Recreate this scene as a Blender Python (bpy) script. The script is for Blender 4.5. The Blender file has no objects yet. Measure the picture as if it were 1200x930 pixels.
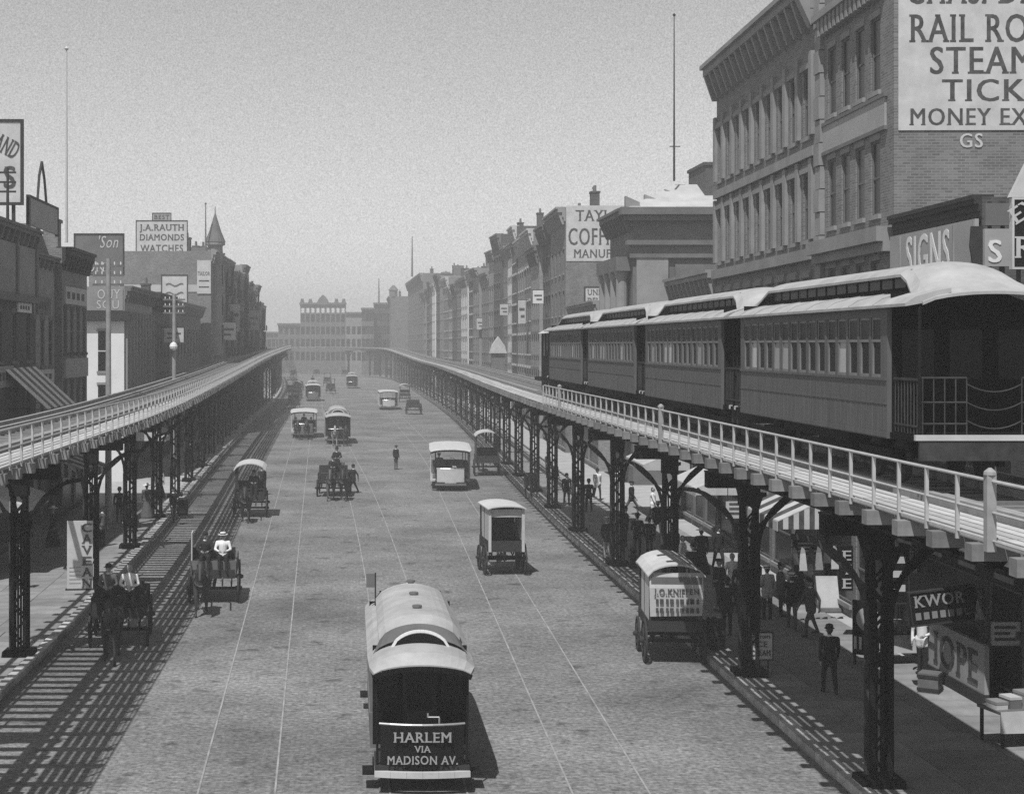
import bpy, math, random
import numpy as np
from mathutils import Vector, Matrix
random.seed(7)
SC = bpy.context.scene
COL = SC.collection
R = math.radians
# ------------------------------------------------------------------ camera, sky, sun, exposure
F, H, VX, VY = 1850.0, 9.0, 418.0, 404.0
cam = bpy.data.cameras.new("camera")
cam.sensor_width = 36.0
cam.lens = 36.0 * F / 1200.0
cam.shift_x = (600 - VX) / 1200.0
cam.shift_y = -(465 - VY) / 1200.0
cam.clip_end = 6000
cam.clip_start = 0.2
camo = bpy.data.objects.new("camera", cam)
COL.objects.link(camo)
camo.location = (0, 0, H)
camo.rotation_euler = (R(90), 0, 0)
SC.camera = camo

SUN = Vector((0.25, 0.55, -1.0)).normalized()      # the way the light travels
elev = math.asin(-SUN.z)
azim = math.atan2(-SUN.x, -SUN.y)                  # compass direction of the sun, from +Y towards +X
W = bpy.data.worlds.new("World")
SC.world = W
W.use_nodes = True
nt = W.node_tree
nt.nodes.clear()
sky = nt.nodes.new("ShaderNodeTexSky")
sky.sky_type = 'NISHITA'
sky.sun_disc = False
sky.sun_elevation = elev
sky.sun_rotation = azim
sky.dust_density = 0.05
sky.air_density = 3.0
sep = nt.nodes.new("ShaderNodeSeparateColor")      # a black and white plate: one channel, shown as grey
nt.links.new(sky.outputs[0], sep.inputs[0])
bg = nt.nodes.new("ShaderNodeBackground")
bg.inputs[1].default_value = 0.094
cg = nt.nodes.new("ShaderNodeTexCoord")               # faint cloud mottling, and film grain put into the sky's brightness
mul = None
for s_, a_ in ((4.0, 0.06), (1100.0, 0.5)):
    cn = nt.nodes.new("ShaderNodeTexNoise"); cn.inputs["Scale"].default_value = s_; cn.inputs["Detail"].default_value = 2
    nt.links.new(cg.outputs["Generated"], cn.inputs["Vector"])
    ma = nt.nodes.new("ShaderNodeMath"); ma.operation = 'MULTIPLY_ADD'; ma.inputs[1].default_value = 2 * a_; ma.inputs[2].default_value = 1 - a_
    nt.links.new(cn.outputs[0], ma.inputs[0])
    mm = nt.nodes.new("ShaderNodeMath"); mm.operation = 'MULTIPLY'
    nt.links.new(ma.outputs[0], mm.inputs[0]); nt.links.new(mul if mul else sep.outputs[0], mm.inputs[1]); mul = mm.outputs[0]
nt.links.new(mul, bg.inputs[0])
wo = nt.nodes.new("ShaderNodeOutputWorld")
nt.links.new(bg.outputs[0], wo.inputs[0])
sl = bpy.data.lights.new("sun", 'SUN')
sl.energy = 5.0
sl.angle = R(0.5)
sl.color = (1.0, 1.0, 1.0)
so = bpy.data.objects.new("sun", sl)
COL.objects.link(so)
so.rotation_euler = SUN.to_track_quat('-Z', 'Y').to_euler()
SC.view_settings.view_transform = 'Standard'
SC.view_settings.look = 'None'
SC.view_settings.exposure = -0.18
SC.view_settings.gamma = 1.0
SC.view_settings.use_curve_mapping = False
SC.cycles.use_denoising = False
SC.cycles.volume_bounces = 0
SC.cycles.max_bounces = 5
SC.cycles.diffuse_bounces = 1
SC.cycles.volume_step_rate = 4.0

# ------------------------------------------------------------------ helpers
def P(px, py, Y):
    return ((px - VX) * Y / F, Y, H - (py - VY) * Y / F)
def G(px, py, z=0.0):
    Y = F * (H - z) / (py - VY)
    return ((px - VX) * Y / F, Y, z)

_M = {}
def mat(name, v, rough=0.8, var=0.18, scale=1.5, rnd=0.0, bump=0.0, metal=0.0, kind=None, spec=0.3):
    if name in _M: return _M[name]
    m = bpy.data.materials.new(name)
    m.use_nodes = True
    n = m.node_tree; N = n.nodes; L = n.links
    b = N["Principled BSDF"]
    b.inputs["Roughness"].default_value = rough
    b.inputs["Metallic"].default_value = metal
    b.inputs["Specular IOR Level"].default_value = spec
    tc = N.new("ShaderNodeTexCoord")
    nz = N.new("ShaderNodeTexNoise"); nz.inputs["Scale"].default_value = scale
    nz.inputs["Detail"].default_value = 7; nz.inputs["Roughness"].default_value = 0.65
    src = tc.outputs["Object"]
    if kind == "streak":
        mp = N.new("ShaderNodeMapping"); mp.inputs["Scale"].default_value = (5.0, 5.0, 0.5); L.new(src, mp.inputs[0]); L.new(mp.outputs[0], nz.inputs["Vector"])
    else: L.new(src, nz.inputs["Vector"])
    def math_(op, a, bb):
        q = N.new("ShaderNodeMath"); q.operation = op
        for i, x in enumerate((a, bb)):
            if hasattr(x, "links"): L.new(x, q.inputs[i])
            else: q.inputs[i].default_value = x
        return q.outputs[0]
    f = math_('MULTIPLY_ADD', nz.outputs[0], 4 * var)
    f.node.inputs[2].default_value = 1 - 2 * var
    hgt = nz.outputs[0]
    if kind in ("brick", "cobble", "board"):
        sx = N.new("ShaderNodeSeparateXYZ"); L.new(src, sx.inputs[0])
        cb = N.new("ShaderNodeCombineXYZ")
        if kind == "cobble":
            L.new(sx.outputs[0], cb.inputs[0]); L.new(sx.outputs[1], cb.inputs[1])
        else:
            L.new(math_('ADD', sx.outputs[0], sx.outputs[1]), cb.inputs[0]); L.new(sx.outputs[2], cb.inputs[1])
        bt = N.new("ShaderNodeTexBrick")
        L.new(cb.outputs[0], bt.inputs["Vector"])
        bt.inputs["Scale"].default_value = 1.0
        if kind == "cobble": w_, h_, mo, c1, c2, c3 = 0.23, 0.12, 0.008, 0.84, 1.15, 0.88
        elif kind == "brick": w_, h_, mo, c1, c2, c3 = 0.25, 0.085, 0.013, 0.72, 1.2, 1.35
        else: w_, h_, mo, c1, c2, c3 = 3.0, 0.16, 0.012, 0.85, 1.12, 0.35
        bt.inputs["Brick Width"].default_value = w_; bt.inputs["Row Height"].default_value = h_
        bt.inputs["Mortar Size"].default_value = mo; bt.inputs["Bias"].default_value = 0.0
        for k, c in (("Color1", c1), ("Color2", c2), ("Mortar", c3)):
            bt.inputs[k].default_value = (c, c, c, 1)
        f = math_('MULTIPLY', f, bt.outputs[0])
        hgt = bt.outputs[1]
        if kind == "cobble":
            big = N.new("ShaderNodeTexNoise"); big.inputs["Scale"].default_value = 0.16
            big.inputs["Detail"].default_value = 6; big.inputs["Roughness"].default_value = 0.6
            L.new(src, big.inputs["Vector"])
            g = math_('MULTIPLY_ADD', big.outputs[0], 2.0); g.node.inputs[2].default_value = 0.02
            f = math_('MULTIPLY', f, g)
            # horse droppings and oil: dark spots with a shape of their own
            vo = N.new("ShaderNodeTexNoise"); vo.inputs["Scale"].default_value = 1.1
            vo.inputs["Detail"].default_value = 3; L.new(src, vo.inputs["Vector"])
            rp = N.new("ShaderNodeMapRange"); L.new(vo.outputs[0], rp.inputs[0])
            for i, x in enumerate((0.60, 0.72, 1.0, 0.5)): rp.inputs[i + 1].default_value = x
            f = math_('MULTIPLY', f, rp.outputs[0])
    if rnd:
        oi = N.new("ShaderNodeObjectInfo")
        g = math_('MULTIPLY_ADD', oi.outputs["Random"], 2 * rnd); g.node.inputs[2].default_value = 1 - rnd
        f = math_('MULTIPLY', f, g)
    f = math_('MULTIPLY', f, v)
    cc = N.new("ShaderNodeCombineColor")
    for i in range(3): L.new(f, cc.inputs[i])
    L.new(cc.outputs[0], b.inputs["Base Color"])
    if bump:
        bp = N.new("ShaderNodeBump"); bp.inputs["Strength"].default_value = bump
        bp.inputs["Distance"].default_value = 0.03
        if kind in ("brick", "cobble", "board"): bp.invert = True
        L.new(hgt, bp.inputs["Height"]); L.new(bp.outputs[0], b.inputs["Normal"])
    _M[name] = m
    return m
mat("cobble", 0.195, 0.85, 0.75, 8.0, kind="cobble", bump=0.6)
mat("ground", 0.17, 0.9, 0.2, 0.3)
mat("pavement", 0.42, 0.85, 0.2, 0.8)
mat("flag", 0.24, 0.85, 0.3, 1.4, rnd=0.16)
mat("kerb", 0.42, 0.8, 0.3, 2.5, rnd=0.3)
mat("rail", 0.31, 0.7, 0.45, 1.6)
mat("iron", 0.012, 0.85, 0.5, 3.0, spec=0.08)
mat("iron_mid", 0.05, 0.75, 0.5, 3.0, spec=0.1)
mat("timber", 0.2, 0.85, 0.3, 4.0, rnd=0.2)
mat("plank", 0.45, 0.85, 0.2, 3.0, rnd=0.16)
mat("railing", 0.42, 0.6, 0.2, 3.0)
mat("guard", 0.30, 0.85, 0.25, 3.0)
mat("coach", 0.10, 0.65, 0.3, 1.2, spec=0.3, kind="streak")
mat("coach_frame", 0.2, 0.5, 0.2, 3.0)
mat("coach_dark", 0.008, 0.85, 0.5, 2.0, spec=0.06)
mat("roof_canvas", 0.37, 0.85, 0.25, 1.6)
mat("glass_dark", 0.01, 0.3, 0.3, 0.8, spec=0.15)
mat("glass", 0.03, 0.3, 0.4, 0.5, rnd=0.6, spec=0.2)
mat("blind", 0.4, 0.8, 0.2, 1.0, rnd=0.3)
mat("brick", 0.17, 0.9, 0.25, 0.5, kind="brick", bump=0.3)
mat("brick_dark", 0.075, 0.9, 0.3, 0.5, kind="brick", bump=0.3)
mat("brick_pale", 0.26, 0.9, 0.25, 0.5, kind="brick", bump=0.2)
mat("stone", 0.25, 0.85, 0.25, 0.7)
mat("stone_dark", 0.14, 0.85, 0.3, 0.7)
mat("stone_pale", 0.45, 0.85, 0.2, 0.7)
mat("whitewash", 0.72, 0.85, 0.1, 0.6)
mat("sign_white", 0.5, 0.8, 0.22, 1.3)
mat("sign_grey", 0.33, 0.8, 0.15, 0.9)
mat("sign_black", 0.012, 0.85, 0.4, 1.0, spec=0.06)
mat("ink", 0.07, 0.9, 0.7, 3.0)
mat("paint_white", 0.75, 0.7, 0.1, 2.0)
mat("paint_pale", 0.5, 0.7, 0.15, 2.0)
mat("wood_dark", 0.03, 0.8, 0.3, 2.0)
mat("wood_mid", 0.14, 0.7, 0.3, 2.0)
mat("wood_board", 0.2, 0.8, 0.2, 1.0, kind="board", bump=0.3)
mat("slate", 0.12, 0.7, 0.25, 1.0)
mat("canvas", 0.52, 0.9, 0.2, 2.0)
mat("suit", 0.018, 0.9, 0.3, 6.0)
mat("suit_grey", 0.10, 0.9, 0.25, 6.0)
mat("suit_pale", 0.4, 0.9, 0.2, 6.0)
mat("shirt", 0.75, 0.9, 0.1, 6.0)
mat("skin", 0.32, 0.7, 0.1, 6.0)
mat("hair", 0.03, 0.8, 0.3, 20.0)
mat("straw", 0.75, 0.8, 0.15, 20.0)
mat("felt", 0.02, 0.9, 0.2, 10.0)
mat("horse_dark", 0.04, 0.6, 0.35, 3.0)
mat("horse_brown", 0.09, 0.6, 0.35, 3.0)
mat("horse_grey", 0.35, 0.7, 0.3, 3.0)
mat("leather", 0.02, 0.5, 0.2, 5.0)
mat("brass", 0.5, 0.3, 0.1, 5.0, metal=0.6)

class MB:
    def __init__(s): s.v = []; s.f = []; s.m = []
    def add(s, vs, fs, m=0):
        o = len(s.v); s.v += [tuple(p) for p in vs]
        for f in fs: s.f.append([o + i for i in f]); s.m.append(m)
        return s
    def box(s, x0, x1, y0, y1, z0, z1, m=0):
        if x0 > x1: x0, x1 = x1, x0
        if y0 > y1: y0, y1 = y1, y0
        if z0 > z1: z0, z1 = z1, z0
        vs = [(x, y, z) for z in (z0, z1) for y in (y0, y1) for x in (x0, x1)]
        return s.add(vs, [(0, 2, 3, 1), (4, 5, 7, 6), (0, 1, 5, 4), (2, 6, 7, 3), (0, 4, 6, 2), (1, 3, 7, 5)], m)
    def beam(s, a, b, w, h, m=0, up=(0, 0, 1)):
        a, b = Vector(a), Vector(b); d = (b - a).normalized(); u = Vector(up)
        if abs(d.dot(u)) > 0.98: u = Vector((0, 1, 0))
        x = d.cross(u).normalized() * (w / 2); y = x.cross(d).normalized() * (h / 2)
        vs = [a - x - y, a + x - y, a + x + y, a - x + y, b - x - y, b + x - y, b + x + y, b - x + y]
        return s.add(vs, [(3, 2, 1, 0), (4, 5, 6, 7), (0, 1, 5, 4), (1, 2, 6, 5), (2, 3, 7, 6), (3, 0, 4, 7)], m)
    def tube(s, a, b, r0, r1=None, n=8, m=0):
        r1 = r0 if r1 is None else r1
        a, b = Vector(a), Vector(b); d = (b - a).normalized()
        u = Vector((0, 0, 1)) if abs(d.z) < 0.9 else Vector((0, 1, 0))
        x = d.cross(u).normalized(); y = x.cross(d)
        vs = []
        for p, r in ((a, r0), (b, r1)):
            for i in range(n):
                t = 2 * math.pi * i / n; vs.append(p + x * (r * math.cos(t)) + y * (r * math.sin(t)))
        fs = [(i, (i + 1) % n, n + (i + 1) % n, n + i) for i in range(n)]
        fs += [tuple(range(n - 1, -1, -1)), tuple(range(n, 2 * n))]
        return s.add(vs, fs, m)
    def path(s, pts, r, n=6, m=0):
        for a, b in zip(pts, pts[1:]): s.tube(a, b, r, r, n, m)
        return s
    def strip(s, pts, w, h, m=0, up=(0, 0, 1)):
        for a, b in zip(pts, pts[1:]): s.beam(a, b, w, h, m, up)
        return s
    def prism(s, poly, y0, y1, m=0, axis='y'):
        n = len(poly)
        f = (lambda p, q: (p[0], q, p[1])) if axis == 'y' else ((lambda p, q: (q, p[0], p[1])) if axis == 'x' else (lambda p, q: (p[0], p[1], q)))
        vs = [f(p, y0) for p in poly] + [f(p, y1) for p in poly]
        fs = [(i, (i + 1) % n, n + (i + 1) % n, n + i) for i in range(n)] + [tuple(range(n - 1, -1, -1)), tuple(range(n, 2 * n))]
        return s.add(vs, fs, m)
    def lathe(s, prof, n=12, c=(0, 0, 0), m=0, axis='z'):
        vs = []
        for r, z in prof:
            for i in range(n):
                t = 2 * math.pi * i / n; q = (r * math.cos(t), r * math.sin(t), z)
                if axis == 'x': q = (q[2], q[0], q[1])
                if axis == 'y': q = (q[0], q[2], q[1])
                vs.append((q[0] + c[0], q[1] + c[1], q[2] + c[2]))
        fs = []
        for k in range(len(prof) - 1):
            for i in range(n):
                j = (i + 1) % n; fs.append((k * n + i, k * n + j, (k + 1) * n + j, (k + 1) * n + i))
        fs.append(tuple(range(n - 1, -1, -1))); fs.append(tuple(range((len(prof) - 1) * n, len(prof) * n)))
        return s.add(vs, fs, m)
    def loft(s, secs, m=0, closed=False, caps=False):
        n = len(secs[0]); vs = [p for q in secs for p in q]; fs = []
        for k in range(len(secs) - 1):
            for i in range(n if closed else n - 1):
                j = (i + 1) % n; fs.append((k * n + i, k * n + j, (k + 1) * n + j, (k + 1) * n + i))
        if caps: fs += [tuple(range(n - 1, -1, -1)), tuple(range((len(secs) - 1) * n, len(secs) * n))]
        return s.add(vs, fs, m)
    def mesh(s, name, mats, smooth=False):
        me = bpy.data.meshes.new(name)
        me.from_pydata(s.v, [], s.f)
        for x in (mats if isinstance(mats, (list, tuple)) else [mats]):
            me.materials.append(_M[x] if isinstance(x, str) else x)
        me.polygons.foreach_set("material_index", s.m)
        if smooth: me.polygons.foreach_set("use_smooth", [True] * len(s.f))
        import bmesh
        bm = bmesh.new(); bm.from_mesh(me); bmesh.ops.recalc_face_normals(bm, faces=bm.faces); bm.to_mesh(me); bm.free()
        me.update()
        return me
    def build(s, name, mats, parent=None, loc=(0, 0, 0), rz=0.0, smooth=False):
        return link(name, s.mesh(name, mats, smooth), parent, loc, rz)
def link(name, me, parent=None, loc=(0, 0, 0), rz=0.0):
    o = bpy.data.objects.new(name, me); COL.objects.link(o)
    o.location = loc; o.rotation_euler = (0, 0, rz)
    if parent is not None: o.parent = parent
    return o
def tag(o, label=None, cat=None, group=None, kind=None):
    if label: o["label"] = label
    if cat: o["category"] = cat
    if group: o["group"] = group
    if kind: o["kind"] = kind
    return o
def thing(name, label, cat, loc=(0, 0, 0), rz=0.0, group=None):
    return tag(link(name, None, None, loc, rz), label, cat, group)
def copy_thing(o, label, loc, rz=None, group=None):
    def rec(q, par):
        c = q.copy(); COL.objects.link(c)
        if par is not None: c.parent = par
        for ch in q.children: rec(ch, c)
        return c
    c = rec(o, None); c.location = loc
    if rz is not None: c.rotation_euler = (0, 0, rz)
    c["label"] = label
    if group: c["group"] = group
    return c
_T = {}
def text(body, height, m, parent, loc, rot=(R(90), 0, 0), width=None, align='LEFT', bold=0.0, name="lettering", shear=0.0, depth=0.02, serif=True):
    """one line of hand-cut lettering with slab serifs: cap height in metres, optional forced width"""
    cu = bpy.data.curves.new("lettering", 'FONT'); cu.body = body; cu.size = 1.0
    cu.shear = shear; cu.extrude = 0.02; cu.resolution_u = 3; cu.space_character = 1.12 if serif else 1.0
    t = bpy.data.objects.new("lettering", cu); COL.objects.link(t)
    dg = bpy.context.evaluated_depsgraph_get()
    me0 = bpy.data.meshes.new_from_object(t.evaluated_get(dg)); bpy.data.objects.remove(t)
    vs = [tuple(v.co) for v in me0.vertices]; fs = [tuple(q.vertices) for q in me0.polygons]; g = MB()
    top = max(v[1] for v in vs); caps = [v[1] for v in vs]; cap = 0.70 if body.upper() == body else None
    if bold and len(vs):                       # heavier stems: a second, slightly shifted layer
        g.add([(v[0] + .035, v[1], v[2] * 0.9) for v in vs], fs)
    g.add(vs, fs)
    if serif and shear == 0:
        lv = sorted({round(v[1], 3) for v in vs}, key=lambda y: -sum(1 for v in vs if abs(v[1] - y) < .002))
        base = 0.0; capl = max([y for y in lv if sum(1 for v in vs if abs(v[1] - y) < .002) >= 8 and y > .4] or [top])
        for y0, sg in ((base, 1), (capl, -1)):
            iv = sorted({tuple(sorted((round(vs[e.vertices[0]][0], 4), round(vs[e.vertices[1]][0], 4)))) for e in me0.edges if all(abs(vs[i][1] - y0) < .004 for i in e.vertices)})
            mg = []
            for a_, b_ in iv:
                if b_ - a_ < .02: continue
                if mg and a_ <= mg[-1][1] + .005: mg[-1][1] = max(mg[-1][1], b_)
                else: mg.append([a_, b_])
            for a_, b_ in mg:
                if b_ - a_ < .2: g.box(a_ - .055, b_ + .055, y0, y0 + sg * .05, -.019, .021)
                else: g.box(a_ - .055, a_ + .1, y0, y0 + sg * .05, -.019, .021)
    co = np.array(g.v); bpy.data.meshes.remove(me0)
    k = height / 0.70
    x0, x1 = co[:, 0].min(), co[:, 0].max()
    xs = k if width is None else width / (x1 - x0)
    o0 = x0 if align == 'LEFT' else (x0 + x1) / 2
    co[:, 0] = (co[:, 0] - o0) * xs; co[:, 1] *= k; co[:, 2] = co[:, 2] / 0.02 * depth / 2
    me = bpy.data.meshes.new(name); me.from_pydata([tuple(q) for q in co], [], g.f); me.materials.append(_M[m]); me.update()
    o = link(name, me, parent, loc); o.rotation_euler = rot
    return o

# ------------------------------------------------------------------ the lines of the two elevated railways (street edge of each deck: X, Y, underside of the ties)
def catmull(pts, step=1.0):
    q = [Vector(p) for p in pts]; q = [q[0] * 2 - q[1]] + q + [q[-1] * 2 - q[-2]]; out = []
    for i in range(1, len(q) - 2):
        a, b, c, d = q[i - 1:i + 3]; n = max(2, int((c - b).length / step))
        for k in range(n):
            t = k / n
            out.append(0.5 * ((2 * b) + (c - a) * t + (2 * a - 5 * b + 4 * c - d) * t * t + (3 * b - a - 3 * c + d) * t ** 3))
    out.append(q[-2]); return out
class Line:
    def __init__(s, pts, side):
        s.p = catmull(pts); s.side = side
        s.s = [0.0]
        for a, b in zip(s.p, s.p[1:]): s.s.append(s.s[-1] + (b - a).length)
        s.len = s.s[-1]
    def at(s, d):
        d = min(max(d, 0), s.len - 1e-4)
        i = int(np.searchsorted(s.s, d, side='right')) - 1; i = min(i, len(s.p) - 2)
        a, b = s.p[i], s.p[i + 1]; t = (d - s.s[i]) / (s.s[i + 1] - s.s[i])
        c0 = s.p[max(i - 1, 0)]; c1 = s.p[min(i + 2, len(s.p) - 1)]
        tan = Vector((c1.x - c0.x, c1.y - c0.y, 0)).normalized()
        return a.lerp(b, t), tan
    def w(s, d, o, dz=0.0):
        p, t = s.at(d); n = Vector((t.y, -t.x, 0)) * s.side
        return Vector((p.x, p.y, p.z + dz)) + n * o
    def ground(s, d, o, z=0.0):
        q = s.w(d, o); return Vector((q.x, q.y, z))
    def rz(s, d):
        t = s.at(d)[1]; return math.atan2(-t.x, t.y)
    def s_of_y(s, y):
        for i, p in enumerate(s.p):
            if p.y >= y: return s.s[i]
        return s.len
RL = Line([(8.1, -8, 6.2), (8.1, 40, 6.2), (8.1, 75, 6.2), (8.6, 110, 6.2), (9.4, 150, 6.2), (10, 199, 6.2), (9.8, 260, 6.3), (8.9, 330, 6.9), (6.9, 400, 7.7), (2, 437, 7.9), (-8, 452, 8.0), (-20, 455, 8.0)], 1)
LL = Line([(-7.2, -8, 6.2), (-7.2, 35, 6.2), (-7.4, 65, 6.2), (-9, 120, 6.5), (-10.3, 180, 7.2), (-11.4, 260, 8.0), (-14.5, 350, 8.0), (-18.5, 425, 8.0), (-20.5, 446, 8.0)], -1)

# ------------------------------------------------------------------ ground, roadway, pavements, kerbs, tram tracks
g = MB().add([(-900, -80, -0.03), (900, -80, -0.03), (900, 3000, -0.03), (-900, 3000, -0.03)], [(0, 1, 2, 3)])
tag(g.build("ground", "ground"), kind="structure")
g = MB(); secs = []
for y in list(range(-20, 260, 10)) + [280, 320, 360, 400, 440]:
    sl_, sr_ = LL.s_of_y(y), RL.s_of_y(y)
    a = LL.ground(max(sl_, 0), 2.05); b = RL.ground(max(sr_, 0), 2.05)
    secs.append([(a.x, y, 0), (b.x, y, 0)])
secs[-1] = [(-26, 560, 0), (14, 560, 0)]
g.loft(secs)
tag(g.build("roadway", "cobble"), kind="structure")
def pavement(ln):
    root = tag(link("pavement", None), kind="structure")
    g = MB(); secs = []
    for d in np.arange(0, ln.s_of_y(330), 6.0):
        a, b = ln.ground(d, 2.1, 0.12), ln.ground(d, 24.0, 0.12)
        secs.append([(a.x, a.y, -0.02), (a.x, a.y, 0.12), (b.x, b.y, 0.12)])
    g.loft(secs); g.build("pavement_bed", "pavement", root)
    me = MB().box(-0.15, 0.15, -0.715, 0.715, -0.03, 0.2).mesh("kerbstone", "kerb")
    d, d1 = ln.s_of_y(22), ln.s_of_y(140)
    while d < d1:
        q = ln.ground(d, 1.98 + random.uniform(-.015, .015), random.uniform(-.012, .012))
        link("kerbstone", me, root, q, ln.rz(d) + random.uniform(-.006, .006)); d += 1.5
    g = MB()
    while d < ln.s_of_y(330):
        a, b = ln.ground(d, 1.98, 0.08), ln.ground(d + 1.47, 1.98, 0.08); g.beam(a, b, 0.28, 0.22); d += 1.5
    o = g.build("kerb_run", "kerb", root); o["kind"] = "stuff"
    ms = [MB().box(-w / 2 + .012, w / 2 - .012, -.79, .79, 0.06, 0.15).mesh("flagstone", "flag") for w in (1.5, 1.9)]
    d = ln.s_of_y(28)
    while d < ln.s_of_y(88):
        o_ = 2.14
        for k, w in zip(range(3), random.choice(((0, 1, 1), (1, 0, 1), (1, 1, 0)))):
            ww = (1.5, 1.9)[w]
            q = ln.ground(d, o_ + ww / 2, random.uniform(-.006, .006))
            link("flagstone", ms[w], root, q, ln.rz(d)); o_ += ww
        d += 1.6
    return root
pavement(RL); pavement(LL)
def track(pts, w=1.55):
    root = tag(link("tram_track", None), kind="structure")
    q = catmull([(x, y, 0) for x, y in pts], 8)
    for sgn in (-1, 1):
        g = MB(); secs = []
        for a in q:
            x = a.x + sgn * w / 2
            secs.append([(x - .021, a.y, -.02), (x - .021, a.y, 0.012), (x + .021, a.y, .012), (x + .021, a.y, -.02)])
        g.loft(secs); g.build("tram_rail", "rail", root)
track([(-1.7, 0), (-2.4, 31), (-3.7, 85), (-5.2, 150), (-7.2, 252), (-9.5, 420)])
track([(1.5, 0), (1.45, 31), (1.1, 62), (0.1, 100), (-1.7, 147), (-3.7, 210), (-5.4, 287), (-7, 420)])
track([(4.8, 0), (5.1, 31), (5.8, 93), (6.0, 130), (4.6, 219), (2, 420)])

# ------------------------------------------------------------------ elevated railways
def column_mesh(h):
    g = MB(); w, dp = 0.225, 0.18
    for sx in (-1, 1):
        for sy in (-1, 1):
            x, y = sx * w, sy * dp
            g.box(x - sx * .015, x, y, y - sy * .1, .3, h); g.box(x - sx * .015, x - sx * .1, y, y - sy * .015, .3, h)
    z, k = .35, 0
    while z < h - .5:
        z1 = z + .42; a = 1 if k % 2 else -1
        for sy in (-1, 1): g.beam((-a * (w - .03), sy * (dp - .03), z), (a * (w - .03), sy * (dp - .03), z1), .06, .016, 0, (0, 1, 0))
        for sx in (-1, 1): g.beam((sx * (w - .03), -a * (dp - .03), z), (sx * (w - .03), a * (dp - .03), z1), .06, .016, 0, (1, 0, 0))
        z, k = z1, k + 1
    g.box(-w - .03, w + .03, -dp - .03, dp + .03, h - .5, h)
    return g
def arc_bracket(sx, reach, z0, z1, lng=False):
    g = MB(); n = 8; a = []; off = 0.23 if not lng else .19
    for k in range(n + 1):
        t = math.pi / 2 * k / n; u = off + reach * (1 - math.cos(t)); z = z0 + (z1 - z0) * math.sin(t)
        a.append((sx * u, 0, z) if not lng else (0, sx * u, z))
    up = (0, 1, 0) if not lng else (1, 0, 0)
    g.strip(a, .11, .035, 0, up)
    b0 = (sx * off, 0, z0 + .4 * (z1 - z0)) if not lng else (0, sx * off, z0 + .4 * (z1 - z0))
    b1 = (sx * (off + reach * .75), 0, z1) if not lng else (0, sx * (off + reach * .75), z1)
    g.beam(b0, b1, .08, .08, 0, up)
    b2 = a[0]; g.beam((b2[0], b2[1], .35), b2, .035, .14, 0, (1, 0, 0) if not lng else (0, 1, 0))
    return g
COLH = 5.2
ME_COL = column_mesh(COLH).mesh("column", "iron")
ME_BR = [arc_bracket(s, 1.55, 3.4, 5.15, l).mesh("bracket", "iron_mid" if (s < 0 and not l) else "iron") for l in (False, True) for s in (-1, 1)]  # left arch in paler iron: its sunlit flange put into the colour
ME_BASE = MB().prism([(-.45, .1), (.45, .1), (.42, .32), (-.42, .32)], -.36, .36).mesh("base_plate", "iron")
def far_col(h):
    g = column_mesh(h)
    for s in (-1, 1):
        for l in (False, True):
            b = arc_bracket(s, 1.55, 3.4, 5.15, l); g.add(b.v, b.f)
    return g
ME_FARCOL = far_col(COLH).mesh("column", "iron")
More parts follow.
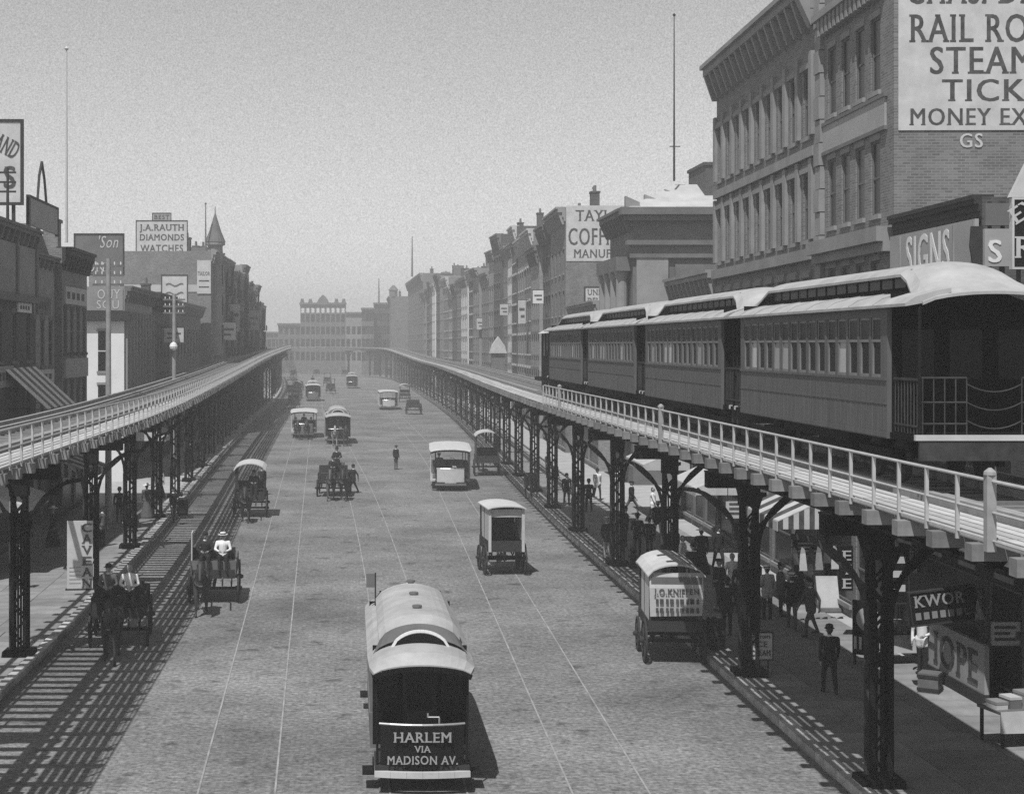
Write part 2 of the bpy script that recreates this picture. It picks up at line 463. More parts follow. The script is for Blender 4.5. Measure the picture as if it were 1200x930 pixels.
def elevated(ln, label, cols, postrange, thick_posts):
    sd = ln.side
    root = thing("elevated_railway", label, "elevated railway")
    # columns
    for d in cols:
        q = ln.ground(d, 2.42); rz = ln.rz(d); top = ln.at(d)[0].z
        near = q.y < 120
        c = link("column", ME_COL if near else ME_FARCOL, root, q, rz)
        dz = top - 6.2
        if dz > .02: c.scale = (1, 1, (COLH + dz) / COLH)
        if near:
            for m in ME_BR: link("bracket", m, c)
            link("base_plate", ME_BASE, c)
        g = MB().box(sd * -1.15, sd * 1.5, -.2, .2, -1.02, -.62)   # cross girder on the column head
        g.box(sd * -1.15, sd * 1.5, -.26, .26, -.62, -.58)
        link("cross_girder", g.mesh("cross_girder", "iron"), root, ln.w(d, 2.42), rz)
    # longitudinal lattice girders, span by span
    for a, b in zip(cols, cols[1:]):
        for o in (1.5, 3.15):
            g = MB(); n = 12 if ln.at(a)[0].y < 160 else 6
            pa = [ln.w(a + (b - a) * k / n, o) for k in range(n + 1)]
            up = [p + Vector((0, 0, -.04)) for p in pa]; lo = [p + Vector((0, 0, -.55)) for p in pa]
            g.strip(up, .22, .06); g.strip(lo, .22, .06)
            for k in range(n):
                g.beam(up[k], lo[k + 1], .07, .03); g.beam(lo[k], up[k + 1], .07, .03); g.beam(up[k], lo[k], .07, .03)
            g.build("girder", "iron", root)
    # ties: the long bearers one by one, the short ones between them joined
    me = MB().box(sd * -.16, sd * 4.3, -.12, .12, .0, .22).mesh("tie", "timber")
    d = .5; far = MB()
    while d < ln.len - .5:
        y = ln.at(d)[0].y
        if y < 190: link("tie", me, root, ln.w(d, 0, random.uniform(-.008, .008)), ln.rz(d) + random.uniform(-.008, .008))
        elif y < 330 or int(d / 1.4) % 2 == 0: far.beam(ln.w(d, 0, .11), ln.w(d, 4.3, .11), .25, .22)
        for e in (.7,):
            if y < 220: far.beam(ln.w(d + e, 1.1, .11), ln.w(d + e, 3.7, .11), .2, .2)
        d += 1.4
    o = far.build("sleeper_run", "timber", root); o["kind"] = "stuff"
    # rails and guard timbers
    st = np.arange(0, ln.len, 4.0)
    for o in (1.6, 3.04):
        MB().strip([ln.w(x, o, .29) for x in st], .07, .13).build("rail", "rail", root)
    for o in (1.32, 3.34, 4.05):
        MB().strip([ln.w(x, o, .31) for x in st], .15, .17).build("guard_timber", "guard", root)
    # walkway planks
    d = 0.5; far = MB()
    meP = MB().box(-.082, .082, .03, 5.57, 0, .045).mesh("walkway_plank", "plank")
    while d < ln.len - 6:
        y = ln.at(d)[0].y
        for k in range(5):
            o = .13 + k * .21
            if y < 150: link("walkway_plank", meP, root, ln.w(d, o, .225 + random.uniform(0, .012)), -math.atan2(*(ln.w(d + 5.6, o) - ln.w(d, o)).xy))
            else: far.beam(ln.w(d, o, .25), ln.w(d + 5.6, o, .25), .164, .045)
        d += 5.6
    o = far.build("walkway_run", "plank", root); o["kind"] = "stuff"
    # railing
    a, b = postrange
    meT = MB().box(-.024, .024, -.024, .024, 0, .86).mesh("railing_post", "railing")
    meK = MB().box(-.06, .06, -.06, .06, -.03, .95).lathe([(.085, .95), (.08, .99), (.02, 1.04)], 8).mesh("railing_post", "guard")
    d = a; far = MB()
    while d < b:
        y = ln.at(d)[0].y
        th = any(abs(y - t) < .57 for t in thick_posts)
        if y < 150: link("railing_post", meK if th else meT, root, ln.w(d, .02 if not th else 0, .19), ln.rz(d))
        else: far.box(*(lambda q: (q.x - .03, q.x + .03, q.y - .03, q.y + .03, q.z, q.z + .86))(ln.w(d, .02, .19)))
        d += 1.15
    st = np.arange(a, b, 2.0)
    for z, r in ((1.06, .025), (.66, .02), (.3, .014)):
        MB().path([ln.w(x, .02, z) for x in st], r, 6).build("handrail", "railing", root)
    if far.v: o = far.build("railing_post_run", "railing", root); o["kind"] = "stuff"
    return root
ysR = [9.5, 20.2, 31.0, 41.8, 52.4, 63.5] + [63.5 + 10.7 * k for k in range(1, 40)]
ysL = [10.0, 21.5, 33, 44.5, 56.6, 68.7] + [68.7 + 11.3 * k for k in range(1, 40)]
cR = [RL.s_of_y(y) for y in ysR if y < 425]
cR += [cR[-1] + 11 * k for k in range(1, 4) if cR[-1] + 11 * k < RL.len - 2]
cL = [LL.s_of_y(y) for y in ysL if y < 440]
EL_R = elevated(RL, "right hand elevated railway on lattice iron columns, carrying the passenger train", cR, (RL.s_of_y(-4), RL.s_of_y(69)), (19.8, 41.7, 63.2))
EL_L = elevated(LL, "left hand elevated railway with empty track and plank walkway over the pavement", cL, (LL.s_of_y(-4), LL.s_of_y(330)), ())
# ------------------------------------------------------------------ the elevated train
def arch(x, z0, z1, y, n=10, drop=0.0):
    """arched cross-section from -x to x, z0 at the edges, z1 at the crown"""
    return [(-x + 2 * x * k / n, y, z0 + (z1 - z0) * math.sqrt(max(0.0, 1 - (-1 + 2 * k / n) ** 2)) ** 1.3) for k in range(n + 1)]
CL = 10.3
def coach():
    t = thing("train_coach", "rearmost passenger coach of the elevated train, its open end platform towards the viewer", "train coach", (0, 0, 0), 0, "coaches of the elevated train")
    L = CL; X = 1.35; Z0, ZS, ZW, ZE = .84, 1.88, 2.92, 3.1
    nW = 15; pitch = (L - .5) / nW
    g = MB()
    for s in (-1, 1):
        g.box(s * (X - .08), s * X, 0, L, Z0, ZS)
        g.box(s * (X - .08), s * X, 0, L, ZW, ZE)
        for k in range(nW + 1):
            y = .25 + k * pitch; wd = .11 if k % 5 else .17
            g.box(s * (X - .08), s * X, max(0, y - wd / 2) if k else 0, min(L, y + wd / 2) if k < nW else L, ZS, ZW)
        g.box(s * X, s * (X + .025), .02, L - .02, ZS - .05, ZS)          # window rail
        g.box(s * X, s * (X + .02), .02, L - .02, ZE - .06, ZE - .02)
        g.box(s * X, s * (X + .015), .02, L - .02, Z0 + .02, Z0 + .1)
        g.box(s * X, s * (X + .012), .02, L - .02, 1.42, 1.46)
        for k in range(34): y = .15 + k * (L - .3) / 33; g.box(s * X, s * (X + .009), y - .012, y + .012, Z0 + .1, 1.42)
        for k in range(nW + 1): y = .25 + k * pitch; g.box(s * X, s * (X + .012), y - .03, y + .03, ZS, ZW) if 0 < k < nW and k % 5 == 0 else None
    g.box(-X + .08, X - .08, 0, L, Z0, .95)
    body = g.build("body", "coach", t)
    for y, sg in ((0, 1), (L, -1)):
        g = MB(); g.box(-X + .08, -.4, y, y + sg * .06, .95, ZE + .25); g.box(.4, X - .08, y, y + sg * .06, .95, ZE + .25); g.box(-.4, .4, y, y + sg * .06, 2.85, ZE + .25)
        g.build("bulkhead", "coach_dark", t)  # near-black tone puts the canopy's shade into the end wall
        dr = MB().box(-.4, .4, y + sg * .03, y + sg * .07, .95, 2.85).box(-.3, .3, y + sg * .0, y + sg * .03, 1.0, 1.7).build("door", "coach_dark", t)
        MB().box(-.28, .28, y + sg * .0, y + sg * .028, 1.85, 2.7).build("pane", "glass_dark", dr)
        for s in (-1, 1): MB().box(s * .55, s * 1.1, y - sg * .02, y - sg * .002, 1.85, 2.7).build("end_window", "glass_dark", t)
    for s in (-1, 1):
        gf = MB(); w = pitch - .12
        gf.box(-s * .02, -s * .06, -w / 2, w / 2, ZW - ZS - .04, ZW - ZS); gf.box(-s * .02, -s * .06, -w / 2, w / 2, 0, .05)
        gf.box(-s * .015, -s * .065, -w / 2, w / 2, .61, .66)
        for e in (-1, 1): gf.box(-s * .02, -s * .06, e * w / 2, e * (w / 2 - .05), .05, ZW - ZS - .04)
        mf = gf.mesh("window", "coach_frame")
        mu = MB().box(-s * .03, -s * .04, -w / 2 + .05, w / 2 - .05, 0.66, ZW - ZS - .04).mesh("upper_pane", "glass")
        ml = MB().box(-s * .045, -s * .055, -w / 2 + .05, w / 2 - .05, .05, .61).mesh("lower_pane", "glass_dark")
        mb = MB().box(-s * .045, -s * .055, -w / 2 + .05, w / 2 - .05, .05, .61).mesh("lower_pane", "blind")
        for k in range(nW):
            wd = link("window", mf, t, (s * X, .25 + (k + .5) * pitch, ZS))
            link("upper_pane", mu, wd); link("lower_pane", mb if k in (3, 9, 10, 13) else ml, wd)
    # lower roof, clerestory and the curved hoods over the platforms
    g = MB()
    for s in (-1, 1):
        prof = [(s * 1.47, ZE - .03), (s * 1.47, ZE + .02), (s * 1.3, ZE + .13), (s * 1.0, ZE + .22), (s * .72, ZE + .27), (s * .72, ZE + .2), (s * 1.2, ZE + .02)]
        if s < 0: prof = prof[::-1]
        g.prism(prof, -1.25, L + 1.25)
    for k in range(8):
        y = .4 + k * (L - .8) / 7
        for s in (-1, 1): g.strip([(s * 1.46, y, ZE + .035), (s * 1.3, y, ZE + .14), (s * 1.0, y, ZE + .23), (s * .74, y, ZE + .275)], .03, .012)
    g.build("roof", "roof_canvas", t)
    g = MB()
    for s in (-1, 1): g.box(s * .7, s * .74, .55, L - .55, ZE + .26, ZE + .66)
    cl = g.build("clerestory", "coach_dark", t)
    g = MB(); k = .8
    while k < L - 1.2:
        for s in (-1, 1): g.box(s * .74, s * .755, k, k + .55, ZE + .35, ZE + .58)
        k += .68
    o = g.build("clerestory_pane", "glass", cl); o["kind"] = "stuff"
    g = MB(); zc = ZE + .64
    secs = []
    for y, x, z0, z1 in ((-1.3, 1.2, ZE + .1, ZE + .32), (-.7, 1.12, ZE + .14, ZE + .5), (-.1, .98, ZE + .3, ZE + .74), (.35, .9, ZE + .52, ZE + .86), (.7, .88, zc, zc + .26),
                         (L - .7, .88, zc, zc + .26), (L - .35, .9, ZE + .52, ZE + .86), (L + .1, .98, ZE + .3, ZE + .74), (L + .7, 1.12, ZE + .14, ZE + .5), (L + 1.3, 1.2, ZE + .1, ZE + .32)):
        z0 -= .06; z1 -= .1
        secs.append(arch(x, z0, z1, y, 12) + [(p[0], p[1], p[2] - .05) for p in reversed(arch(x, z0, z1, y, 12))])
    g.loft(secs, 0, True, True)
    g.build("upper_roof", "roof_canvas", t, smooth=False)
    for y, sg in ((0, -1), (L, 1)):
        g = MB(); g.box(-1.3, 1.3, y + sg * .002, y + sg * 1.22, .86, .95)
        pf = g.build("platform", "coach_dark", t)
        MB().box(-1.32, 1.32, y + sg * 1.22, y + sg * 1.3, .88, .97).build("platform_edge", "paint_pale", pf)
        MB().box(-1.25, 1.25, y + sg * 1.22, y + sg * 1.28, .55, .87).build("buffer_beam", "iron_mid", pf)
        for s in (-1, 1):
            MB().tube((s * 1.22, y + sg * 1.2, .95), (s * 1.22, y + sg * 1.2, ZE + .08), .035, .03).build("canopy_post", "iron", t)
            g = MB()                                   # side gate: bars and rails
            for k in range(8): g.tube((s * 1.24, y + sg * (.1 + .15 * k), .97), (s * 1.24, y + sg * (.1 + .15 * k), 1.85), .012)
            g.beam((s * 1.24, y + sg * .05, 1.87), (s * 1.24, y + sg * 1.2, 1.87), .04, .04); g.beam((s * 1.24, y + sg * .05, 1.1), (s * 1.24, y + sg * 1.2, 1.1), .03, .03)
            g.build("gate", "iron_mid", t)
            g = MB()                                   # end railing
            for z in (1.15, 1.5, 1.9): g.tube((s * .45, y + sg * 1.2, z), (s * 1.2, y + sg * 1.2, z), .016)
            for k in range(5): g.tube((s * (.45 + .18 * k), y + sg * 1.2, .97), (s * (.45 + .18 * k), y + sg * 1.2, 1.9), .012)
            g.build("end_railing", "iron_mid", t)
        g = MB()
        for z in (1.2, 1.5, 1.8):                      # slack safety chains
            g.path([(-.45 + .9 * k / 8, y + sg * 1.2, z + .13 * ((-1 + k / 4) ** 2 - 1)) for k in range(9)], .012, 5)
        g.build("safety_chain", "iron_mid", t)
        g = MB(); g.tube((.8, y + sg * 1.1, .95), (.8, y + sg * 1.1, 2.0), .02).lathe([(.16, 0), (.16, .03)], 12, (.8, y + sg * 1.1, 2.0)).build("brake_wheel", "iron_mid", t)
    for yt in (1.7, L - 1.7):
        tr = MB().box(-1.0, 1.0, yt - .9, yt + .9, .45, .6).box(-.95, -.85, yt - 1, yt + 1, .3, .6).box(.85, .95, yt - 1, yt + 1, .3, .6).build("truck", "iron", t)
        for yy in (-.65, .65):
            for s in (-1, 1): MB().lathe([(.1, -.06), (.38, -.05), (.4, 0), (.38, .05), (.1, .06)], 16, (s * .72, yt + yy, .4), axis='x').build("wheel", "iron_mid", tr)
    MB().box(-1.1, 1.1, 2.9, L - 2.9, .62, .85).box(-.7, .7, 4, 6.2, .4, .62).build("underframe", "iron", t)
    return t
c1 = coach()
ZT = 6.2 + .36
c1.location = (10.42, 27.0, ZT)
for k, lb in enumerate(("second passenger coach of the elevated train, coupled ahead of the rearmost one", "third passenger coach of the elevated train, beside the building signed coffin maker further off",
                        "foremost passenger coach of the elevated train, next to the small dark locomotive")):
    copy_thing(c1, lb, (10.42, 27.0 + 12.6 * (k + 1) - .3 * (k + 1), ZT))
c1.children  # keep order
def locomotive():
    t = thing("steam_locomotive", "small dark steam locomotive at the head of the elevated train", "locomotive", (10.42, 76.2, ZT))
    g = MB().box(-1.2, 1.2, 0, 2.6, .8, 1.9)
    for x in (-1.15, 1.15):
        for y in (.05, 1.2, 2.5): g.box(x - .05, x + .05, y, y + .1, 1.9, 3.0)
    cab = g.build("cab", "coach_dark", t)
    MB().prism([(-1.35, 3.0), (1.35, 3.0), (1.0, 3.2), (0, 3.3), (-1.0, 3.2)], -.2, 2.9).build("cab_roof", "paint_pale", cab)
    MB().lathe([(.1, 0), (.62, .02), (.62, 3.6), (.4, 3.7), (.38, 3.75)], 18, (0, 2.7, 1.75), axis='y').build("boiler", "iron", t, smooth=False)
    MB().lathe([(.22, 0), (.2, .5), (.3, .85), (.27, .9)], 12, (0, 5.6, 2.3)).build("smokestack", "iron", t)
    MB().lathe([(.3, 0), (.3, .35), (.1, .5)], 12, (0, 4.2, 2.3)).build("steam_dome", "iron_mid", t)
    MB().box(-1.1, 1.1, -1.6, 6.4, .62, .8).build("frame", "iron", t)
    MB().box(-1.05, 1.05, -1.6, -.1, .8, 1.6).build("coal_bunker", "coach_dark", t)
    for y, r in ((-.9, .35), (.9, .5), (2.6, .5), (4.6, .5), (5.9, .35)):
        for s in (-1, 1): MB().lathe([(.1, -.06), (r - .02, -.05), (r, 0), (r - .02, .05), (.1, .06)], 16, (s * .72, y, r), axis='x').build("wheel", "iron_mid", t)
locomotive()

# ------------------------------------------------------------------ figures: skinned out of limbs, fused by a voxel remesh
def organic(name, prims, voxel, mats, extra=None):
    """prims: (a, ra, b, rb, material index); limbs are fused into one continuous surface"""
    g = MB()
    for a, ra, b, rb, m in prims:
        a, b = Vector(a), Vector(b); d = b - a; ln_ = d.length
        if ln_ < 1e-5: d = Vector((0, 0, 1)); ln_ = 1e-5
        d.normalize(); u = Vector((0, 0, 1)) if abs(d.z) < .9 else Vector((0, 1, 0)); x = d.cross(u).normalized(); y = x.cross(d)
        rings = []
        for k in range(5): t = -math.pi / 2 + math.pi / 2 * k / 4; rings.append((a + d * ra * math.sin(t), max(ra * math.cos(t), .0005)))
        for k in range(5): t = math.pi / 2 * k / 4; rings.append((b + d * rb * math.sin(t), max(rb * math.cos(t), .0005)))
        n = 12; secs = [[c + x * (r * math.cos(2 * math.pi * i / n)) + y * (r * math.sin(2 * math.pi * i / n)) for i in range(n)] for c, r in rings]
        g.loft(secs, 0, True, True)
    me = g.mesh(name, mats); o = link(name, me)
    md = o.modifiers.new("r", 'REMESH'); md.mode = 'VOXEL'; md.voxel_size = voxel; md.use_smooth_shade = True
    sm = o.modifiers.new("s", 'SMOOTH'); sm.factor = .5; sm.iterations = 3
    dg = bpy.context.evaluated_depsgraph_get()
    out = bpy.data.meshes.new_from_object(o.evaluated_get(dg)); bpy.data.objects.remove(o)
    nf = len(out.polygons); c = np.empty(nf * 3); out.polygons.foreach_get("center", c); c = c.reshape(-1, 3)
    best = np.full(nf, 1e9); idx = np.zeros(nf, int)
    for a, ra, b, rb, m in prims:
        a, b = np.array(a, float), np.array(b, float); ab = b - a; q = max(ab @ ab, 1e-9)
        t = np.clip((c - a) @ ab / q, 0, 1); dist = np.linalg.norm(c - a - t[:, None] * ab, axis=1) - (ra + (rb - ra) * t)
        w = dist < best; best[w] = dist[w]; idx[w] = m
    out.materials.clear()
    for x in mats: out.materials.append(_M[x])
    if extra is not None:                      # fine pieces (fingers) joined to the same mesh
        import bmesh
        ex = extra.mesh("x", mats); bm = bmesh.new(); bm.from_mesh(out)
        n0 = len(bm.faces); bm.from_mesh(ex); bm.faces.ensure_lookup_table(); bm.to_mesh(out); bm.free()
        idx = np.concatenate([idx, np.array(extra.m)])
    out.polygons.foreach_set("material_index", idx.astype(np.int32))
    out.polygons.foreach_set("use_smooth", [True] * len(out.polygons)); out.update(); out.name = name
    return out
# material slots of a person: 0 coat, 1 trousers, 2 skin, 3 hair, 4 collar, 5 shoes
def person_mesh(pose, skirt=False, lean=0.0):
    pr = []; fx = MB()
    V = Vector
    seat = pose == "sit"
    pz = .93 if not seat else .12
    pel = V((0, 0, pz)); ch = V((0, -lean, pz + .4)); nk = V((0, -lean * 1.3, pz + .56)); hd = V((0, -lean * 1.3 - .02, pz + .70))
    pr += [((-.07, 0, pz), .135, (.07, 0, pz), .135, 0 if not seat else 1), ((0, 0, pz + .06), .145, ch, .155, 0), ((-.11, -lean, pz + .42), .105, (.11, -lean, pz + .42), .105, 0),
           ((-.155, -lean, pz + .485), .06, (.155, -lean, pz + .485), .06, 0), (nk - V((0, 0, .06)), .062, nk, .055, 2), (nk - V((0, 0, .05)), .075, nk - V((0, 0, .03)), .07, 4)]
    pr += [(hd + V((0, 0, -.02)), .078, hd + V((0, -.012, -.075)), .052, 2), (hd + V((0, .012, .03)), .092, hd + V((0, .02, .0)), .088, 2),
           (hd + V((0, .03, .045)), .085, hd + V((0, .045, -.02)), .075, 3), (hd + V((0, -.095, .0)), .012, hd + V((0, -.105, -.03)), .017, 2),
           (hd + V((-.088, .01, .0)), .014, hd + V((-.088, .01, -.03)), .012, 2), (hd + V((.088, .01, .0)), .014, hd + V((.088, .01, -.03)), .012, 2),
           (hd + V((-.025, -.09, -.052)), .008, hd + V((.025, -.09, -.052)), .008, 3)]
    for s in (-1, 1): fx.box(hd.x + s * .034 - .012, hd.x + s * .034 + .012, hd.y - .094, hd.y - .08, hd.z - .002, hd.z + .01, 3)
    step = {"walk": .24, "stride": .32, "stand": .0, "stand2": .04, "sit": 0, "bend": .05}[pose]
    for s in (-1, 1):
        hip = V((s * .09, 0, pz - .03))
        if seat:
            kn = V((s * .12, -.42, pz + .02)); an = V((s * .12, -.46, pz - .38))
        else:
            kn = V((s * .095, -s * step * .75 - .03 * (step > .1), .5)); an = V((s * .1, -s * step + (.08 if s < 0 and step > .1 else 0), .09 + (.05 if s < 0 and step > .1 else 0)))
        lm = 0 if skirt else 1
        pr += [(hip, .095, kn, .066, lm), (kn, .064, an, .05, lm)]
        toe = an + V((s * .02, -.15, -.05)); pr += [(an + V((0, .03, -.045)), .042, toe, .034, 5)]
        sh = V((s * .2, -lean, pz + .475))
        if seat: el = V((s * .27, -.08, pz + .24)); wr = V((s * .13, -.32, pz + .2))
        elif pose == "bend": el = V((s * .24, -lean - .12, pz + .25)); wr = V((s * .12, -lean - .3, pz + .3))
        elif pose == "stand2": el = V((s * .27, .02, pz + .2)); wr = V((s * .16, -.2, pz + .14)) if s > 0 else V((s * .27, -.03, pz - .05))
        else: el = V((s * .25, s * step * .5 + .02, pz + .2)); wr = V((s * .25, s * step * .8 - .06, pz - .04))
        pr += [(sh, .062, el, .048, 0), (el, .047, wr, .036, 0)]
        d = (wr - el).normalized(); side = d.cross(V((s, 0, 0)));
        side = side.normalized() if side.length > .1 else V((0, 1, 0))
        palm = wr + d * .085
        pr += [(wr, .028, palm, .033, 2)]
        inw = V((-s, 0, 0))
        for k in range(4):
            b0 = palm + side * (.027 * (k - 1.5) / 1.5) + d * .01; ln_ = (.06, .07, .066, .052)[k]
            b1 = b0 + d * ln_ * .55 + inw * .008; b2 = b1 + d * ln_ * .4 + inw * .026
            fx.tube(b0, b1, .009, .008, 5, 2); fx.tube(b1, b2, .008, .006, 5, 2)
        b0 = wr + d * .04 - side * .028; b1 = b0 + d * .03 - side * .022 + inw * .012
        fx.tube(b0, b1, .011, .009, 5, 2); fx.tube(b1, b1 + d * .028 - side * .004 + inw * .01, .009, .007, 5, 2)
    if not seat: pr += [((-.06, 0, pz - .02), .13, (-.075, .01, pz - .14), .115, 0), ((.06, 0, pz - .02), .13, (.075, .01, pz - .14), .115, 0)]
    if skirt:
        for k in range(6): z = .85 - .135 * k; r = .15 + .036 * k; pr += [((0, 0, z), r, (0, .01, z - .1), r + .02, 1)]
    return organic("body", pr, .019, ["suit", "suit", "skin", "hair", "shirt", "leather"], fx), hd
_PM = {}
def person(label, pose, loc, rz=0.0, coat="suit", trousers="suit", hat="bowler", group=None, skirt=False, scale=1.0, lean=0.0, hatm=None, name="person"):
    key = (pose, skirt, lean)
    if key not in _PM: _PM[key] = person_mesh(pose, skirt, lean)
    me, hd = _PM[key]
    t = thing(name, label, "person", loc, rz, group); t.scale = (scale,) * 3
    o = link("body", me, t)
    for i, m in ((0, coat), (1, trousers)):
        o.material_slots[i].link = 'OBJECT'; o.material_slots[i].material = _M[m]
    if hat == "bowler": g = MB().lathe([(.12, .035), (.132, .045), (.122, .055), (.1, .055), (.1, .1), (.082, .145), (.03, .165)], 16, (0, 0, 0)); m = "felt"
    elif hat == "straw": g = MB().lathe([(.165, .04), (.165, .055), (.103, .055), (.1, .13), (.085, .137)], 16); m = "straw"
    elif hat == "top": g = MB().lathe([(.15, .06), (.15, .072), (.1, .075), (.098, .22), (.105, .235), (.02, .235)], 16); m = "felt"
    elif hat == "cap": g = MB().lathe([(.105, .045), (.125, .09), (.11, .12), (.02, .13)], 14).box(-.08, .08, -.17, -.08, .045, .06); m = "felt"
    elif hat == "lady": g = MB().lathe([(.22, .06), (.2, .075), (.1, .08), (.09, .16), (.03, .18)], 16); m = "straw"
    else: return t
    h = g.build("hat", hatm or m, t, (hd.x, hd.y + .012, hd.z))
    if hat == "straw": MB().lathe([(.106, .056), (.105, .09)], 16).build("hat_band", "felt", h)
    return t

# ------------------------------------------------------------------ horses
_HM = {}
def horse_mesh(ph=0):
    V = Vector; pr = []
    a = pr.append
    a(((0, -.5, 1.14), .27, (0, .1, 1.15), .27, 0)); a(((0, .1, 1.15), .26, (0, .55, 1.2), .275, 0)); a(((0, -.55, 1.2), .22, (0, -.45, 1.32), .17, 0))
    a(((0, -.6, 1.25), .19, (0, -.95, 1.68), .12, 0)); a(((0, -.55, 1.38), .12, (0, -.92, 1.76), .07, 0))
    a(((0, -.97, 1.74), .115, (0, -1.15, 1.58), .085, 0)); a(((0, -1.15, 1.58), .08, (0, -1.33, 1.36), .058, 0)); a(((0, -1.33, 1.36), .058, (0, -1.36, 1.31), .052, 0))
    for s in (-1, 1):
        a(((s * .06, -.93, 1.83), .03, (s * .075, -.94, 1.95), .012, 0))
        st = .16 * s * (1 if ph == 0 else -1) if ph < 2 else 0
        f0 = V((s * .16, -.5, 1.05)); kn = V((s * .16, -.53 - st, .56)); fe = V((s * .16, -.5 - st * 1.4 + (.07 if st < 0 else 0), .17 + (.06 if st < 0 else 0)))
        a((f0, .12, kn, .062, 0)); a((kn, .06, fe, .042, 0)); a((fe, .042, fe + V((0, -.05, -.1)), .048, 0)); a((fe + V((0, -.05, -.1)), .05, fe + V((0, -.07, -.13)), .055, 1))
        h0 = V((s * .15, .6, 1.12)); st2 = -st
        stf = V((s * .17, .45 - st2 * .5, .82)); hk = V((s * .16, .74 - st2, .55)); ft = V((s * .16, .68 - st2 * 1.2, .17))
        a((h0, .2, stf, .13, 0)); a((stf, .12, hk, .065, 0)); a((hk, .062, ft, .043, 0)); a((ft, .043, ft + V((0, -.05, -.1)), .048, 0)); a((ft + V((0, -.05, -.1)), .05, ft + V((0, -.07, -.13)), .055, 1))
    a(((0, .82, 1.32), .05, (0, .93, 1.1), .06, 2)); a(((0, .93, 1.1), .065, (0, .95, .62), .03, 2))
    for k in range(6): t = k / 5; a(((0, -.5 - .42 * t, 1.5 + .33 * t), .035, (.045, -.45 - .42 * t, 1.38 + .33 * t), .02, 2))
    a(((0, -.98, 1.86), .03, (0, -1.08, 1.74), .02, 2))
    return organic("body", pr, .03, ["horse_dark", "leather", "hair"])
def horse(label, loc, rz=0.0, coat="horse_dark", ph=0, blanket=False, group="horses harnessed to the street vehicles"):
    if ph not in _HM: _HM[ph] = horse_mesh(ph)
    t = thing("horse", label, "horse", loc, rz, group)
    o = link("body", _HM[ph], t); o.material_slots[0].link = 'OBJECT'; o.material_slots[0].material = _M[coat]
    g = MB()
    def ring(c, rx, rz_, ax, r=.028, n=14):
        pts = []
        for k in range(n + 1):
            q = 2 * math.pi * k / n; u, v = rx * math.cos(q), rz_ * math.sin(q); pts.append((c[0] + u, c[1] + ax[0] * v, c[2] + ax[1] * v))
        g.path(pts, r, 5)
    ring((0, -.62, 1.28), .225, .3, (.45, .9), .045); ring((0, 0, 1.15), .285, .29, (0, 1), .022); ring((0, .5, 1.18), .29, .3, (0, 1), .016)
    for s in (-1, 1):
        g.tube((s * .25, -.6, 1.2), (s * .3, .9, 1.0), .018); g.tube((s * .09, -1.2, 1.52), (s * .1, -1.0, 1.78), .014)
        g.box(s * .1, s * .115, -1.08, -.98, 1.68, 1.78)
    g.build("harness", "leather", t)
    return t

# ------------------------------------------------------------------ wheels and street vehicles (local: travelling towards -Y)
_WH = {}
def wheel(parent, x, y, r, m="wood_dark", spokes=12, w=.06):
    key = (round(r, 2), m, spokes)
    if key not in _WH:
        g = MB(); n = 24; secs = []
        for k in range(n + 1):
            q = 2 * math.pi * k / n; c, s = math.cos(q), math.sin(q)
            secs.append([(-w / 2, c * r, s * r), (w / 2, c * r, s * r), (w / 2, c * (r - .07), s * (r - .07)), (-w / 2, c * (r - .07), s * (r - .07))])
        g.loft(secs, 0, True)
        for k in range(spokes): q = 2 * math.pi * k / spokes; g.tube((.0, .05 * math.cos(q), .05 * math.sin(q)), (0, (r - .05) * math.cos(q), (r - .05) * math.sin(q)), .022, .018, 5)
        g.lathe([(.05, -.14), (.085, -.06), (.085, .06), (.05, .14)], 10, axis='x')
        _WH[key] = g.mesh("wheel", m)
    return link("wheel", _WH[key], parent, (x, y, r))
def gear(t, w, yf, yr, rf=.5, rr=.62, m="wood_dark", shafts=True):
    for y, r in ((yf, rf), (yr, rr)):
        for s in (-1, 1): wheel(t, s * w, y, r, m)
        MB().beam((-w, y, r), (w, y, r), .09, .09).build("axle", "iron", t)
    MB().beam((0, yf, rf + .06), (0, yr, rr + .02), .1, .08).build("perch", "wood_dark", t)
    g = MB()
    for y, r in ((yf, rf), (yr, rr)):
        for s in (-1, 1):
            g.path([(s * w * .72, y - .45, r + .28), (s * w * .72, y - .2, r + .12), (s * w * .72, y, r + .06), (s * w * .72, y + .2, r + .12), (s * w * .72, y + .45, r + .28)], .025, 5)
    g.build("leaf_spring", "iron", t)
    if shafts:
        for s in (-1, 1): MB().path([(s * .3, yf - .1, rf + .1), (s * .33, yf - .7, .95), (s * .33, yf - 2.4, 1.1)], .03, 6).build("shaft", "wood_mid", t)

